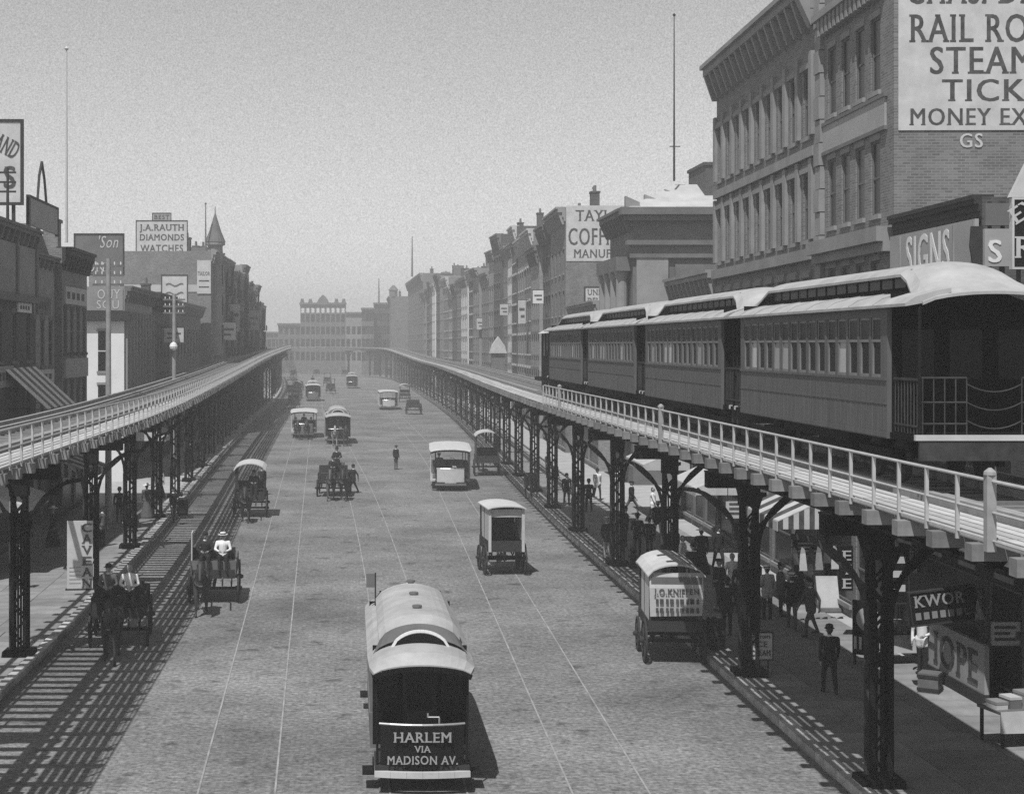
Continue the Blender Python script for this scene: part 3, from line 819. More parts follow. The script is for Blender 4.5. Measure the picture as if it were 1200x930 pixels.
def horsecar(label, loc, rz=0.0, L=6.2, end_text=None, open_=False, dash="sign_black", roofm="roof_canvas", Wd=2.06, far=False, group="horse-drawn streetcars"):
    t = thing("streetcar", label, "streetcar", loc, rz, group)
    PL = 1.22; X = Wd / 2; ZE = 2.5
    a, b = -L / 2, L / 2
    if not open_:
        g = MB(); nW = 7; pt = (L - .3) / nW
        for s in (-1, 1):
            g.box(s * (X - .05), s * X, a, b, .62, 1.35); g.box(s * (X - .05), s * X, a, b, 2.25, ZE)
            for k in range(nW + 1): y = a + .15 + pt * k; g.box(s * (X - .05), s * X, max(a, y - .07), min(b, y + .07), 1.35, 2.25)
            g.box(s * (X), s * (X + .02), a + .02, b - .02, 1.3, 1.35)
        g.box(-X + .05, X - .05, a, b, .62, .7)
        g.build("body", "wood_mid", t)
        for s in (-1, 1):
            me = MB().box(-s * .02, -s * .04, -pt / 2 + .07, pt / 2 - .07, 1.35, 2.25).mesh("window", "glass_dark")
            for k in range(nW): link("window", me, t, (s * X, a + .15 + pt * (k + .5), 0))
        for y, sg in ((a, -1), (b, 1)):
            g = MB(); g.box(-X + .05, -.36, y, y - sg * .05, .7, 2.75); g.box(.36, X - .05, y, y - sg * .05, .7, 2.75); g.box(-.36, .36, y, y - sg * .05, 2.35, 2.75)
            g.build("bulkhead", "coach_dark", t)
            dr = MB().box(-.36, .36, y - sg * .02, y - sg * .05, .7, 2.35).build("door", "wood_dark", t)
            MB().box(-.26, .26, y - sg * .002, y - sg * .018, 1.4, 2.2).build("pane", "glass_dark", dr)
            for s in (-1, 1): MB().box(s * .45, s * .88, y + sg * .002, y + sg * .018, 1.4, 2.2).build("end_window", "glass_dark", t)
    else:
        g = MB()
        for k in range(6):
            y = a + .3 + (L - .6) * k / 5
            for s in (-1, 1): g.box(s * (X - .05), s * X, y - .04, y + .04, .6, ZE)
        g.box(-X, X, a, b, .52, .62)
        g.build("body", "paint_pale", t)
        for k in range(5):
            y = a + .75 + (L - .9) * k / 5
            MB().box(-X + .08, X - .08, y, y + .4, .95, 1.0).box(-X + .08, X - .08, y + .38, y + .43, 1.0, 1.5).build("bench", "wood_mid", t)
    # roof: arched lower deck with canopies, then the monitor
    g = MB(); secs = []
    for y, x, z in ((a - PL - .08, X - .06, ZE - .06), (a - PL + .25, X + .03, ZE), (a, X + .06, ZE + .02), (b, X + .06, ZE + .02), (b + PL - .25, X + .03, ZE), (b + PL + .08, X - .06, ZE - .06)):
        cr = (.38 if a - .1 < y < b + .1 else (.3 if a - PL < y < b + PL else .17)) if not open_ else .13
        secs.append(arch(x, z, z + cr, y, 14) + [(p[0], p[1], p[2] - .06) for p in reversed(arch(x, z, z + cr, y, 14))])
    g.loft(secs, 0, True, True); g.build("roof", roofm, t)
    for y, sg in ((a, -1), (b, 1)):
        MB().strip([(p[0], p[1], p[2] - .07) for p in arch(X - .05, ZE - .07, ZE + (.1 if not open_ else .06), y + sg * (PL + .1), 12)], .05, .1).build("canopy_rim", "coach_dark", t)
    if not open_ or roofm == "roof_canvas":
        zc = ZE + .36; xm = .74
        g = MB()
        for s in (-1, 1): g.box(s * (xm - .04), s * xm, a + .35, b - .35, ZE + .15, zc + .2)
        mo = g.build("monitor", "coach_dark", t)
        g = MB(); secs = []
        for y, x, z0, z1 in ((a + .1, .84, zc - .02, zc + .33), (a + .5, .86, zc + .12, zc + .46), (b - .9, .84, zc + .1, zc + .46), (b - .1, .76, zc - .04, zc + .2)):
            secs.append(arch(x, z0, z1, y, 12) + [(p[0], p[1], p[2] - .05) for p in reversed(arch(x, z0, z1, y, 12))])
        g.loft(secs, 0, True, True); g.build("monitor_roof", roofm, t)
        for y, sg in ((a, -1), (b, 1)):                  # arched end light of the monitor, the roof curve's shade put into the dark band
            g = MB(); s0 = arch(.84, zc - .02, zc + .33, y - sg * .1, 14); s1 = arch(.98, ZE + .12, zc + .1, y + sg * .28, 14)
            g.loft([s0, s1]); g.build("hood", "slate", mo)
            pr_ = [(p[0], p[2]) for p in arch(.52, ZE + .3, zc + .2, 0, 12)]
            el = MB().prism(pr_, y + sg * .3, y + sg * .34).build("end_light", "glass_dark", mo)
            MB().strip([(p[0], y + sg * .33, p[2]) for p in arch(.58, ZE + .28, zc + .25, 0, 14)], .05, .07, 0, (0, 1, 0)).build("light_rim", "paint_white", mo)
    if not far and not open_:
        for k in range(3): MB().lathe([(.07, 0), (.07, .1), (.11, .12), (.1, .16)], 10, (.0, a + 1.3 + k * 1.8, ZE + .72)).build("ventilator", "slate", t)
    # platforms, dashes, bumpers, running gear
    for y, sg in ((a, -1), (b, 1)):
        ye = y + sg * PL
        MB().box(-.95, .95, y + sg * .002, ye, .46, .56).build("platform", "wood_dark", t)
        g = MB(); secs = []
        for k in range(9):
            q = -1 + k / 4; x = .84 * q; yy = ye - sg * .16 * q * q
            secs.append([(x, yy, .5), (x, yy + sg * .03, .5), (x, yy + sg * .03, 1.36), (x, yy, 1.36)])
        g.loft(secs, 0, True, True); d = g.build("dash", dash, t)
        MB().path([(.86 * (-1 + k / 4), ye - sg * .16 * (-1 + k / 4) ** 2 + sg * .015, 1.39) for k in range(9)], .025, 6).build("dash_rail", "brass", d)
        if end_text and sg < 0:
            for tx, h, z, w in end_text: text(tx, h, "sign_grey", d, (0, ye - .062, z), width=w, align='C', bold=.015)
        g = MB(); g.strip([(.95 * (-1 + k / 3), ye + sg * (.12 - .12 * (-1 + k / 3) ** 2), .42) for k in range(7)], .1, .12); g.build("bumper", "paint_pale" if not far else "wood_mid", t)
        for s in (-1, 1):
            MB().tube((s * .9, ye - sg * .16, .56), (s * .92, ye - sg * .12, ZE + .02), .025, .022).build("canopy_post", "iron", t)
            MB().box(s * .98, s * 1.2, y + sg * .35, y + sg * .95, .32, .36).box(s * .96, s * .99, y + sg * .35, y + sg * .95, .32, .54).build("step", "iron", t)
        MB().path([(.35, ye - sg * .2, .56), (.35, ye - sg * .2, 1.5), (.12, ye - sg * .2, 1.5), (.12, ye - sg * .2, 1.58)], .018, 6).build("brake_handle", "brass", t)
    for yy in (-.9, .9):
        for s in (-1, 1): MB().lathe([(.08, -.05), (.36, -.04), (.38, 0), (.36, .04), (.08, .05)], 18, (s * .76, yy, .38), axis='x').build("wheel", "iron_mid", t)
    MB().box(-.7, .7, -1.4, 1.4, .36, .5).build("truck_frame", "iron", t)
    MB().box(-.8, .8, a - PL + .2, b + PL - .2, .4, .46).build("underframe", "iron", t)
    return t

def wagon(label, loc, rz, w=.78, L=2.4, bed=.85, side=.45, bodym="wood_mid", roof=None, roofm="canvas", top=2.5, seat=True, hood_sides=False, name="horse_wagon", group="horse-drawn wagons"):
    t = thing(name, label, "wagon", loc, rz, group)
    gear(t, w, -L / 2 + .35, L / 2 - .5)
    g = MB(); g.box(-w + .12, w - .12, -L / 2, L / 2, bed, bed + .06)
    for s in (-1, 1):
        g.box(s * (w - .12), s * (w - .07), -L / 2, L / 2, bed, bed + side)
        for k in range(5): g.box(s * (w - .07), s * (w - .04), -L / 2 + .1 + k * (L - .25) / 4, -L / 2 + .16 + k * (L - .25) / 4, bed, bed + side)
    g.box(-w + .12, w - .12, -L / 2, -L / 2 + .05, bed + .06, bed + side)
    g.build("body", bodym, t)
    MB().box(-w + .12, w - .12, L / 2 - .05, L / 2, bed + .06, bed + side).build("tailboard", bodym, t)
    if seat:
        MB().box(-w + .1, w - .1, -L / 2 + .15, -L / 2 + .55, bed + .5, bed + .56).box(-w + .1, w - .1, -L / 2 + .53, -L / 2 + .57, bed + .56, bed + .95).box(-w + .1, -w + .15, -L / 2 + .15, -L / 2 + .55, bed, bed + .5).box(w - .15, w - .1, -L / 2 + .15, -L / 2 + .55, bed, bed + .5).build("seat", "wood_dark", t)
        MB().beam((-w + .1, -L / 2 - .12, bed + .1), (w - .1, -L / 2 - .12, bed + .1), .05, .3).beam((-w + .1, -L / 2 - .02, bed), (w - .1, -L / 2 - .02, bed), .2, .05).build("footboard", "wood_dark", t)
    if roof:
        over = .18
        for s in (-1, 1):
            for y in (-L / 2 + .06, 0, L / 2 - .06): MB().box(s * (w - .14), s * (w - .08), y - .03, y + .03, bed + side, top).build("roof_post", bodym, t)
        g = MB(); secs = []
        cr = .32 if roof == "arched" else .1
        for k, y in enumerate((-L / 2 - over - .25, -L / 2, L / 2, L / 2 + over)):
            s_ = arch(w - .02, top - (.05 if k in (0,) else 0), top + cr, y, 10); secs.append(s_ + [(p[0], p[1], p[2] - .045) for p in reversed(s_)])
        g.loft(secs, 0, True, True); g.build("roof", roofm, t)
        if hood_sides:
            for s in (-1, 1): MB().box(s * (w - .14), s * (w - .09), -L / 2 + .5, L / 2 - .1, bed + side, top).build("side_panel", hood_sides, t)
    return t
# ------------------------------------------------------------------ buildings
_WM = {}
def window_mesh(s, w, h, style, near):
    key = (s, round(w, 2), round(h, 2), style)
    if key in _WM: return _WM[key]
    g = MB(); d0, d1 = .05, .13
    def B(a, b, u0, u1, z0, z1, m=0): g.box(s * a, s * b, u0, u1, z0, z1, m)
    fr = .07
    B(d0, d1, -w / 2, -w / 2 + fr, 0, h); B(d0, d1, w / 2 - fr, w / 2, 0, h); B(d0, d1, -w / 2 + fr, w / 2 - fr, 0, fr); B(d0, d1, -w / 2 + fr, w / 2 - fr, h - fr, h)
    B(d0 + .01, d1, -w / 2 + fr, w / 2 - fr, h * .5 - .03, h * .5 + .03)
    if not near: B(d0 + .05, d1 - .005, -w / 2 + fr, w / 2 - fr, fr, h - fr, 1)
    B(-.1, .05, -w / 2 - .1, w / 2 + .1, -.14, 0, 2)                       # sill
    if style == "hood": B(-.13, 0, -w / 2 - .12, w / 2 + .12, h, h + .18, 2); B(-.08, 0, -w / 2 - .1, w / 2 + .1, h + .18, h + .27, 2)
    else: B(-.03, 0, -w / 2 - .05, w / 2 + .05, h, h + .2, 2)
    _WM[key] = g
    return g
_WC = {}
def building(name, label, side, x0, y0, L, h, D=12.0, rows=None, cols=4, ww=1.05, u0=0.0, u1=None, wall="brick", trim="stone", framem="stone_dark", corn=(.9, .6), rz=0.0, near=False, style="plain", shop=3, group=None, brackets=True, cat="building", chim=1, endpat=()):
    t = thing(name, label, cat, (x0, y0, 0), rz, group); s = side
    if rows is None:
        rows = []; z = 4.6
        while z + 2.9 < h - corn[0] + .3: rows.append((z, z + 2.0)); z += 3.45
    u1 = L if u1 is None else u1
    g = MB()
    def B(a, b, p, q, z0, z1, m=0): g.box(s * a, s * b, p, q, z0, z1, m)
    FD = .4
    B(FD, D, .01, L - .01, 0, h)
    zc = 0.0
    allrows = ([(.55, 3.1, 'shop')] if shop else []) + [(a, b, 'win') for a, b in rows]
    wins = []
    for a, b, kind in allrows:
        B(0, FD, .01, L - .01, zc, a)
        if kind == 'shop': n, wd, p0, p1 = shop, (L / shop) - .5, 0, L
        else: n, wd, p0, p1 = cols, ww, u0, u1
        pitch = (p1 - p0) / n; last = .01
        for k in range(n):
            c = p0 + pitch * (k + .5); B(0, FD, last, c - wd / 2, a, b); last = c + wd / 2; wins.append((kind, c, a, wd, b - a))
        B(0, FD, last, L - .01, a, b); zc = b
    B(0, FD, .01, L - .01, zc, h)
    g.build("wall", wall, t)
    for kind, c, z, wd, hh in wins:
        key = (s, round(wd, 2), round(hh, 2), style, framem, trim, near, kind)
        if key not in _WC:
            gm = window_mesh(s, wd, hh, style, near)
            pane = MB().box(s * .09, s * .12, -wd / 2 + .07, wd / 2 - .07, .07, hh - .07).mesh("pane", "glass") if near else None
            _WC[key] = (gm.mesh("window" if kind == 'win' else "shop_window", [framem, "glass", trim]), pane)
        me, pane = _WC[key]
        w_ = link("window" if kind == 'win' else "shop_window", me, t, (0, c, z))
        if pane: link("pane", pane, w_)
    # cornice
    ch, cp = corn
    if cp > 0:
        g = MB()
        for a, b, p in ((h - ch, h - ch * .72, .2), (h - ch * .72, h - ch * .35, .35), (h - ch * .35, h - ch * .1, .8), (h - ch * .1, h + .06, 1.0)): g.box(s * -cp * p, s * .3, -.0 + .012, L - .012, a, b)
        cn = g.build("cornice", trim, t)
        if brackets:
            me = MB().prism([(s * -cp * .32, h - ch * 1.25), (s * -cp * .78, h - ch * .4), (s * -cp * .78, h - ch * .352), (s * -.0, h - ch * .352), (0, h - ch * 1.25)], -.09, .09).mesh("bracket", trim)
            n = max(2, int(L / 1.05))
            for k in range(n + 1): link("bracket", me, cn, (0, .25 + (L - .5) * k / n, 0))
    for k in range(chim):
        u = L * (.25 + .5 * k / max(1, chim - .99)); d = 2.5 + 2.0 * (k % 2)
        c = MB().box(s * d, s * (d + .7), u, u + 1.1, h - .02, h + 1.5).box(s * (d - .06), s * (d + .76), u - .06, u + 1.16, h + 1.5, h + 1.65).build("chimney", "brick_dark", t)
        for q in (.3, .8): MB().lathe([(.12, 0), (.1, .5)], 8, (s * (d + .35), u + q, h + 1.65)).build("chimney_pot", "stone_dark", c)
    return t
def board(name, label, cat, pts, m, frame=None, fw=.12, posts=None, depth=.12, par=None):
    """flat sign facing the camera direction (-Y): pts = (x0, x1, y, z0, z1)"""
    x0, x1, y, z0, z1 = pts
    t = thing(name, label, cat, ((x0 + x1) / 2, y, z0))
    w, h = (x1 - x0) / 2, z1 - z0
    MB().box(-w, w, 0, depth, 0, h).build("panel", m, t)
    if frame:
        for a in ((-w - fw, w + fw, -fw, 0), (-w - fw, w + fw, h, h + fw), (-w - fw, -w, 0, h), (w, w + fw, 0, h)):
            MB().box(a[0], a[1], -.04, depth + .02, a[2], a[3]).build("frame", frame, t)
    if posts:
        for x in (-w * .8, w * .8): MB().box(x - .07, x + .07, depth + .03, depth + .17, -posts, h).build("post", "wood_dark", t)
    return t
def px_board(px0, px1, y, py_top, py_bot):
    a = P(px0, py_bot, y); b = P(px1, py_top, y); return (a[0], b[0], y, a[2], b[2])
RZ = -0.021
# ---- right side, nearest first
def right_x(y): return 16.0 + .021 * (y - 47)
# low shop building with the coved sign
b0 = building("shop_building", "low building beside the brick wall, its coved cornice sign reading SIGNS", 1, right_x(40), 40, 6.95, 12.75, 10, rows=[(5.0, 7.2), (8.0, 9.9)], cols=3, ww=1.2, wall="brick_dark", trim="wood_dark", corn=(.5, .24), rz=RZ, near=True, shop=1, brackets=False, chim=0)
g = MB().prism([(-.17, 12.2), (-.07, 12.2), (-.07, 10.4), (-.17, 10.4)], .05, 6.85); g.build("cove_panel", "sign_grey", b0)
def cove_text(tx, u_far, width, hgt, z, m="sign_white"):
    th = 0.0
    # letters run from far (left in view) to near; plane leans out at the top
    o = text(tx, hgt, m, b0, (0, 0, 0), width=width, bold=.035, depth=.012)
    x = Vector((0, -1, 0)); y = Vector((-math.sin(th), 0, math.cos(th))); zz = x.cross(y)
    f = -.17 - .012
    o.matrix_local = Matrix(((x.x, y.x, zz.x, f), (x.y, y.y, zz.y, u_far), (x.z, y.z, zz.z, z), (0, 0, 0, 1)))
cove_text("SIGNS", 5.35, 3.5, 1.15, 10.95, "whitewash")
for u in (.0, 1.45, 5.8): MB().prism([(-.21, 12.15), (-.17, 12.15), (-.17, 10.4), (-.21, 10.4)], u + .05, u + .11).build("moulding", "stone", b0)
MB().prism([(-.3, 12.0), (-.34, 11.5), (-.24, 10.9), (-.19, 10.3), (0, 10.3), (0, 12.0)], -.08, -.005).build("end_scroll", "wood_dark", b0)
building("low_shop", "single low shop hidden behind the train, under the S sign", 1, right_x(24), 24, 15.9, 8.4, 10, rows=[(4.7, 6.7)], cols=7, ww=1.2, wall="brick_dark", trim="wood_dark", corn=(.6, .5), rz=RZ, near=False, shop=6, brackets=False, chim=0)
# side tail of the cornice (scroll) and next signs
def misc_right_signs():
    t = board("wall_sign", "grey wall sign with a big pale letter S beside the tall black sign", "sign", px_board(1154, 1184, 38.6, 268, 312), "sign_grey", None)
    text("S", .55, "paint_white", t, (-.23, -.012, .1), bold=.05)
    t = board("wall_sign", "plain dark grey board hanging above the S sign", "sign", px_board(1155, 1186, 38.8, 238, 264), "stone_dark", None)
    t = board("hanging_sign", "tall black hanging sign lettered EX and RE at the right edge", "sign", px_board(1188, 1222, 37.5, 234, 313), "sign_black", "paint_pale", .05)
    text("EX", .4, "sign_white", t, (-.3, -.012, 1.0), bold=.03, rot=(R(90), R(-32), 0)); text("RE", .52, "sign_white", t, (-.33, -.012, .22), bold=.03)
    w = (1222 - 1188) / 2 * 37.5 / F
    MB().prism([(-w - .1, 1.66), (w + .1, 1.66), (w * .3, 2.5), (-w * .1, 2.5)], -.02, .14).build("finial", "paint_pale", t)
    MB().box(-.04, .04, .05, .1, 2.5, 2.9).build("finial_rod", "iron", t)
misc_right_signs()
for o in [q for q in COL.objects if q.get("category") == "sign" and 37 < q.location.y < 39.5]:
    MB().box(-.2, -.12, .13, .21, 8.3 - o.location.z, .6).box(.12, .2, .13, .21, 8.3 - o.location.z, .6).build("post", "wood_dark", o)
# the tall commercial block
b1 = building("commercial_block", "tall brick commercial block with the painted railroad ticket sign on its end wall", 1, right_x(47), 47, 8.2, 23.5, 16, rows=[(4.5, 6.8), (9.2, 11.6), (13.0, 15.3), (16.8, 19.1)], cols=4, ww=.95, u0=1.0, u1=7.4, wall="brick", trim="stone", corn=(1.0, .5), rz=RZ, near=True, shop=2)
X1 = right_x(47)
g = MB()                                                # dentils and sign band of the near half
for k in range(14): g.box(-.34, -.002, .9 + k * .47, 1.14 + k * .47, 19.55, 20.1)
g.box(-.42, -.002, .7, 7.7, 20.1, 20.35)
g.build("dentil_course", "stone", b1)
MB().box(-.07, -.002, .7, 7.5, 15.62, 16.5).build("name_board", "sign_grey", b1)
MB().box(-.12, -.002, .6, 7.6, 16.5, 16.62).box(-.12, -.002, .6, 7.6, 15.5, 15.62).build("board_moulding", "stone_dark", b1)
MB().box(-.5, -.002, .1, 8.1, 12.1, 12.55).box(-.3, -.002, .1, 8.1, 11.8, 12.1).build("belt_course", "stone", b1)
# quoin pilaster between the halves
g = MB()
for k in range(27): g.box(-.16 - .05 * (k % 2), -.002, 7.5, 8.18, .8 * k, .8 * k + .76)
g.build("quoin_pilaster", "stone", b1)
sg = thing("painted_wall_sign", "white painted wall sign for railroad and steamship tickets on the brick end wall", "sign", (X1, 47, 0), RZ)
zb, zt = 9 + (404 - 153) * 47 / F, 9 + (404 + 40) * 47 / F
MB().box(.12, 15.5, -.03, -.004, zb, zt).build("panel", "sign_white", sg)
kx = 47 / F
def wall_text(tx, px, ytop, ybot, width_px=None):
    text(tx, (ybot - ytop) * kx, "ink", sg, ((px - VX) * kx - X1, -.034, 9 + (404 - ybot) * kx), width=None if width_px is None else width_px * kx, bold=.006, depth=.006)
wall_text("CHAS. D. S", 1062, -29, 5, 165)
wall_text("RAIL ROAD", 1065, 17, 50, 190); wall_text("STEAMSHIP", 1089, 55, 87, 205); wall_text("TICKETS", 1103, 93, 119, 165); wall_text("MONEY EXCHANGE", 1065, 127, 147, 250)
text("GS", .42, "paint_pale", b1, ((1124 - VX) * kx - X1, -.012, 9 + (404 - 173) * kx), bold=.02, depth=.006, width=.68)
b1b = building("commercial_block", "four storey block with deep bracketed cornice and long rows of windows above the train", 1, right_x(55.3), 55.3, 17.2, 21.7, 15, rows=[(4.6, 7.0), (8.9, 11.4), (12.75, 15.15), (16.45, 18.85)], cols=9, ww=1.12, u0=.5, wall="brick", trim="stone", corn=(1.25, .8), rz=RZ, near=True, style="hood", shop=5, chim=2)
MB().box(-.28, -.002, .1, 17.1, 12.0, 12.4).build("belt_course", "stone", b1b); MB().box(-.2, -.002, .1, 17.1, 15.65, 16.0).build("belt_course", "stone", b1b)
g = MB()
for k in range(10): u = .5 + k * 16.7 / 9 - (.16 if k == 9 else 0); g.box(-.14, -.002, u - .2 + .16, u + .2 + .16, 12.75, 15.6); g.box(-.14, -.002, u - .2 + .16, u + .2 + .16, 16.45, 19.4)
g.build("pilaster", "stone", b1b)["kind"] = "stuff"
me = MB().prism([(-.95, 21.7), (-1.15, 22.3), (-.8, 22.7), (-.2, 22.9), (.2, 22.9), (.2, 20.6), (-.25, 20.2)], -.25, .25).mesh("scroll_console", "stone")
link("scroll_console", me, b1b, (0, .28, 0))
# low building, bank, coffin maker, further blocks
building("low_shop", "low grey shop building wedged between the tall block and the bank", 1, right_x(72.6), 72.6, 11.5, 12.4, 12, rows=[(5, 7), (8.6, 10.6)], cols=5, wall="stone_dark", trim="stone", corn=(.9, .5), rz=RZ, near=False, shop=4, chim=1)
XB = 17.5
bk = building("bank_building", "classical stone bank with columns, deep entablature and stepped roof", 1, XB, 100, 9, 17.6, 22, rows=[(5, 8.5), (9.6, 13.4)], cols=3, ww=1.4, u0=.8, u1=8.2, wall="stone_dark", trim="stone_dark", corn=(1.1, .95), rz=0, near=False, shop=0, chim=0)
for k in range(4): MB().lathe([(.5, 4.0), (.48, 4.4), (.42, 4.5), (.36, 13.2), (.42, 13.4), (.5, 13.7)], 14, (-.55, 1.0 + k * 2.33, 0)).build("column", "stone", bk)
MB().box(-1.0, -.002, .3, 8.7, 13.7, 14.6).build("architrave", "stone_dark", bk)
MB().box(-1.0, -.002, .3, 8.7, 3.2, 4.0).build("column_plinth", "stone", bk)
g = MB(); g.box(-.25, 22, -.3, -.002, 14.5, 15.3); g.box(-.5, 22, -.6, -.002, 15.3, 15.6); g.box(-.9, 22, -.9, -.002, 17.2, 17.66); g.box(-.6, 22, -.55, -.002, 16.85, 17.2)
g.build("side_entablature", "stone_dark", bk)
for x0, x1 in ((.2, 2.2), (6.0, 8.2), (12.6, 14.6)): MB().box(x0, x1, -.22, -.002, 3, 14.5).build("side_pilaster", "stone", bk)
for x0, x1 in ((2.9, 5.3), (8.9, 11.9)):
    w_ = MB().box(x0, x1, -.06, -.002, 6.6, 13.3).build("side_window", "glass_dark", bk)
    MB().box(x0 - .25, x1 + .25, -.2, -.002, 13.3, 14.1).build("side_hood", "stone_dark", w_); MB().box(x0 - .2, x1 + .2, -.25, -.002, 6.3, 6.6).build("side_sill", "stone", w_)
g = MB(); g.add([(-.4, -.4, 17.68), (22, -.4, 17.68), (22, 9.2, 17.68), (-.4, 9.2, 17.68), (3.6, 4.4, 19.6), (22, 4.4, 19.6)], [(0, 1, 5, 4), (1, 2, 5), (2, 3, 4, 5), (3, 0, 4), (0, 3, 2, 1)]); g.build("roof", "stone_pale", bk)
for x, z, w in ((-.5, 17.66, .9), (1.0, 17.9, 1.0), (2.6, 18.4, 1.0)): MB().prism([(x, 17.6), (x + w, 17.6), (x + w, z + .35), (x, z + .75)], .3 + x, .8 + x).build("roof_pedestal", "stone", bk)
MB().box(5.0, 7.4, 2, 7, 18.5, 20.6).box(4.9, 7.5, 1.9, 7.1, 20.6, 20.8).build("penthouse", "brick_dark", bk)
MB().box(9, 13, 1, 6, 17.7, 20.2).build("penthouse", "brick", bk)
bc = building("corner_building", "corner building with the painted coffin maker sign on its side wall", 1, 17.2, 130, 12, 20.3, 14, cols=4, wall="brick", trim="stone", corn=(1.1, .8), rz=RZ, shop=3)
t = thing("painted_wall_sign", "white painted sign with the word COFFIN on a side wall beyond the bank", "sign", (17.2, 130, 0), RZ)
k2 = 130 / F
def T2(tx, px, y0, y1, wpx): text(tx, (y1 - y0) * k2, "ink", t, ((px - VX) * k2 - 17.2, -.05, 9 + (404 - y1) * k2), width=wpx * k2, bold=.02, depth=.01)
MB().box(.05, 12.0, -.04, -.004, 9 + (404 - 306) * k2, 9 + (404 - 241) * k2).build("panel", "sign_white", t)
T2("TAYLOR", 674, 246, 259, 66); T2("COFFINS", 666, 267, 287, 70); T2("MANUFACTORY", 672, 292, 302, 96)
t = board("sign_board", "small white dentist board on a roof below the coffin sign", "sign", px_board(686, 722, 124, 337, 358), "sign_white", "wood_dark", .1, 1.5)
text("UNION", .42, "ink", t, (-1.05, -.02, .85), width=1.9); text("DENTIST", .42, "ink", t, (-1.05, -.02, .2), width=2.15)
b = building("low_shop", "low shop with pale roof in front of the coffin maker wall", 1, 17.0, 111, 17, 12.1, 10, rows=[(5, 7), (8.4, 10.2)], cols=6, wall="brick_pale", trim="stone", corn=(.7, .5), rz=RZ, chim=0)
MB().prism([(.6, 12.12), (9, 12.12), (4.5, 13.9)], 2, 12).build("skylight_roof", "stone_pale", b)
random.seed(21)
def xr(y): return 17.4 + .021 * (y - 142) if y < 200 else 18.6 - (y - 200) * .034
HT = ((142, 19.7), (160, 20.6), (182, 21.6), (206, 22.2), (216, 20.4), (240, 20.2), (262, 20.8), (300, 21.6), (340, 23.0))
ORD = ("first", "second", "third", "fourth", "fifth", "sixth", "seventh", "eighth", "ninth", "tenth", "eleventh", "twelfth", "thirteenth", "fourteenth", "fifteenth", "sixteenth", "seventeenth", "eighteenth", "nineteenth", "twentieth", "twenty-first", "twenty-second", "twenty-third")
y = 142.2; i = 0; walls = ("brick_dark", "brick_pale", "brick", "stone", "brick_dark", "whitewash", "brick")
while y < 328:
    Lb = random.uniform(6.5, 10.5); h = float(np.interp(y, [q[0] for q in HT], [q[1] for q in HT])) + random.uniform(-2.6, 1.3)
    wl = walls[i % 7]
    bb = building("row_house", "%s house of the right row beyond the coffin maker, %s front" % (ORD[i], {"brick_dark": "dark brick", "brick_pale": "pale brick", "brick": "brick", "stone": "grey stone", "whitewash": "whitewashed"}[wl]), 1, xr(y) + random.uniform(-.25, .25), y, Lb, h, 11, cols=3 if Lb < 8 else 4, wall=wl, trim=random.choice(("stone", "stone_dark", "stone_pale")), corn=(random.uniform(.8, 1.4), random.uniform(.5, .95)), rz=RZ if y < 200 else .034, shop=2, group="houses of the right row", chim=random.choice((1, 2, 2)), style=random.choice(("hood", "plain")))
    if i % 3 == 1: MB().box(.5, 6, -.04, -.002, h - 4.5, h - 1.6).build("whitewashed_patch", "whitewash", bb)
    if i % 3 == 2: MB().box(2, 3.6, 1, 3, h, h + 1.9).build("roof_hut", "wood_mid", bb)
    y += Lb + .15; i += 1
bq = building("apartment_house", "wide pale house far down the right side with boards on its end wall", 1, 13.9, 330, 60, 24.0, 14, cols=16, wall="brick", trim="stone", corn=(1.4, .8), rz=.02)
for k in range(3):
    for q in range(4):
        if (k, q) not in ((0, 2), (1, 2)): w_ = MB().box(1.0 + k * 1.6, 1.9 + k * 1.6, -.04, -.002, 8 + q * 3.6, 10 + q * 3.6).build("end_window", "glass", bq)
for i, (a, b_, c, d, lb) in enumerate(((537, 550, 330, 352, "white spotted board on the far end wall, highest of three"), (512, 531, 339, 349, "narrow white board on the far end wall, middle of three"), (515, 533, 352, 384, "tall white board on the far end wall, lowest of three"))):
    x0, x1, y, z0, z1 = px_board(a, b_, 329.6, c, d); t = board("sign_board", lb, "sign", (x0, x1, y, z0, z1), "whitewash"); w, hh = (x1 - x0), z1 - z0
    for k in range(2 if i < 2 else 4): MB().box(-w * .4, w * .4, -.03, -.002, hh * (.15 + .8 * k / (2 if i < 2 else 4)), hh * (.15 + .8 * k / (2 if i < 2 else 4) + .1)).build("painted_line", "ink", t)
bt = building("corner_building", "distant block with two roof turrets at the bend of the street", 1, 9.8, 455, 30, 23.0, 12, cols=6, wall="stone_dark", trim="stone_dark", corn=(1, .7))
for x, z in ((.8, 3.4), (6.2, 5.2)):
    MB().lathe([(1.2, 0), (1.2, 1.8), (1.5, 1.9), (.9, 2.6), (.15, z)], 10, (x, .9, 22.9)).build("turret", "stone_dark", bt)
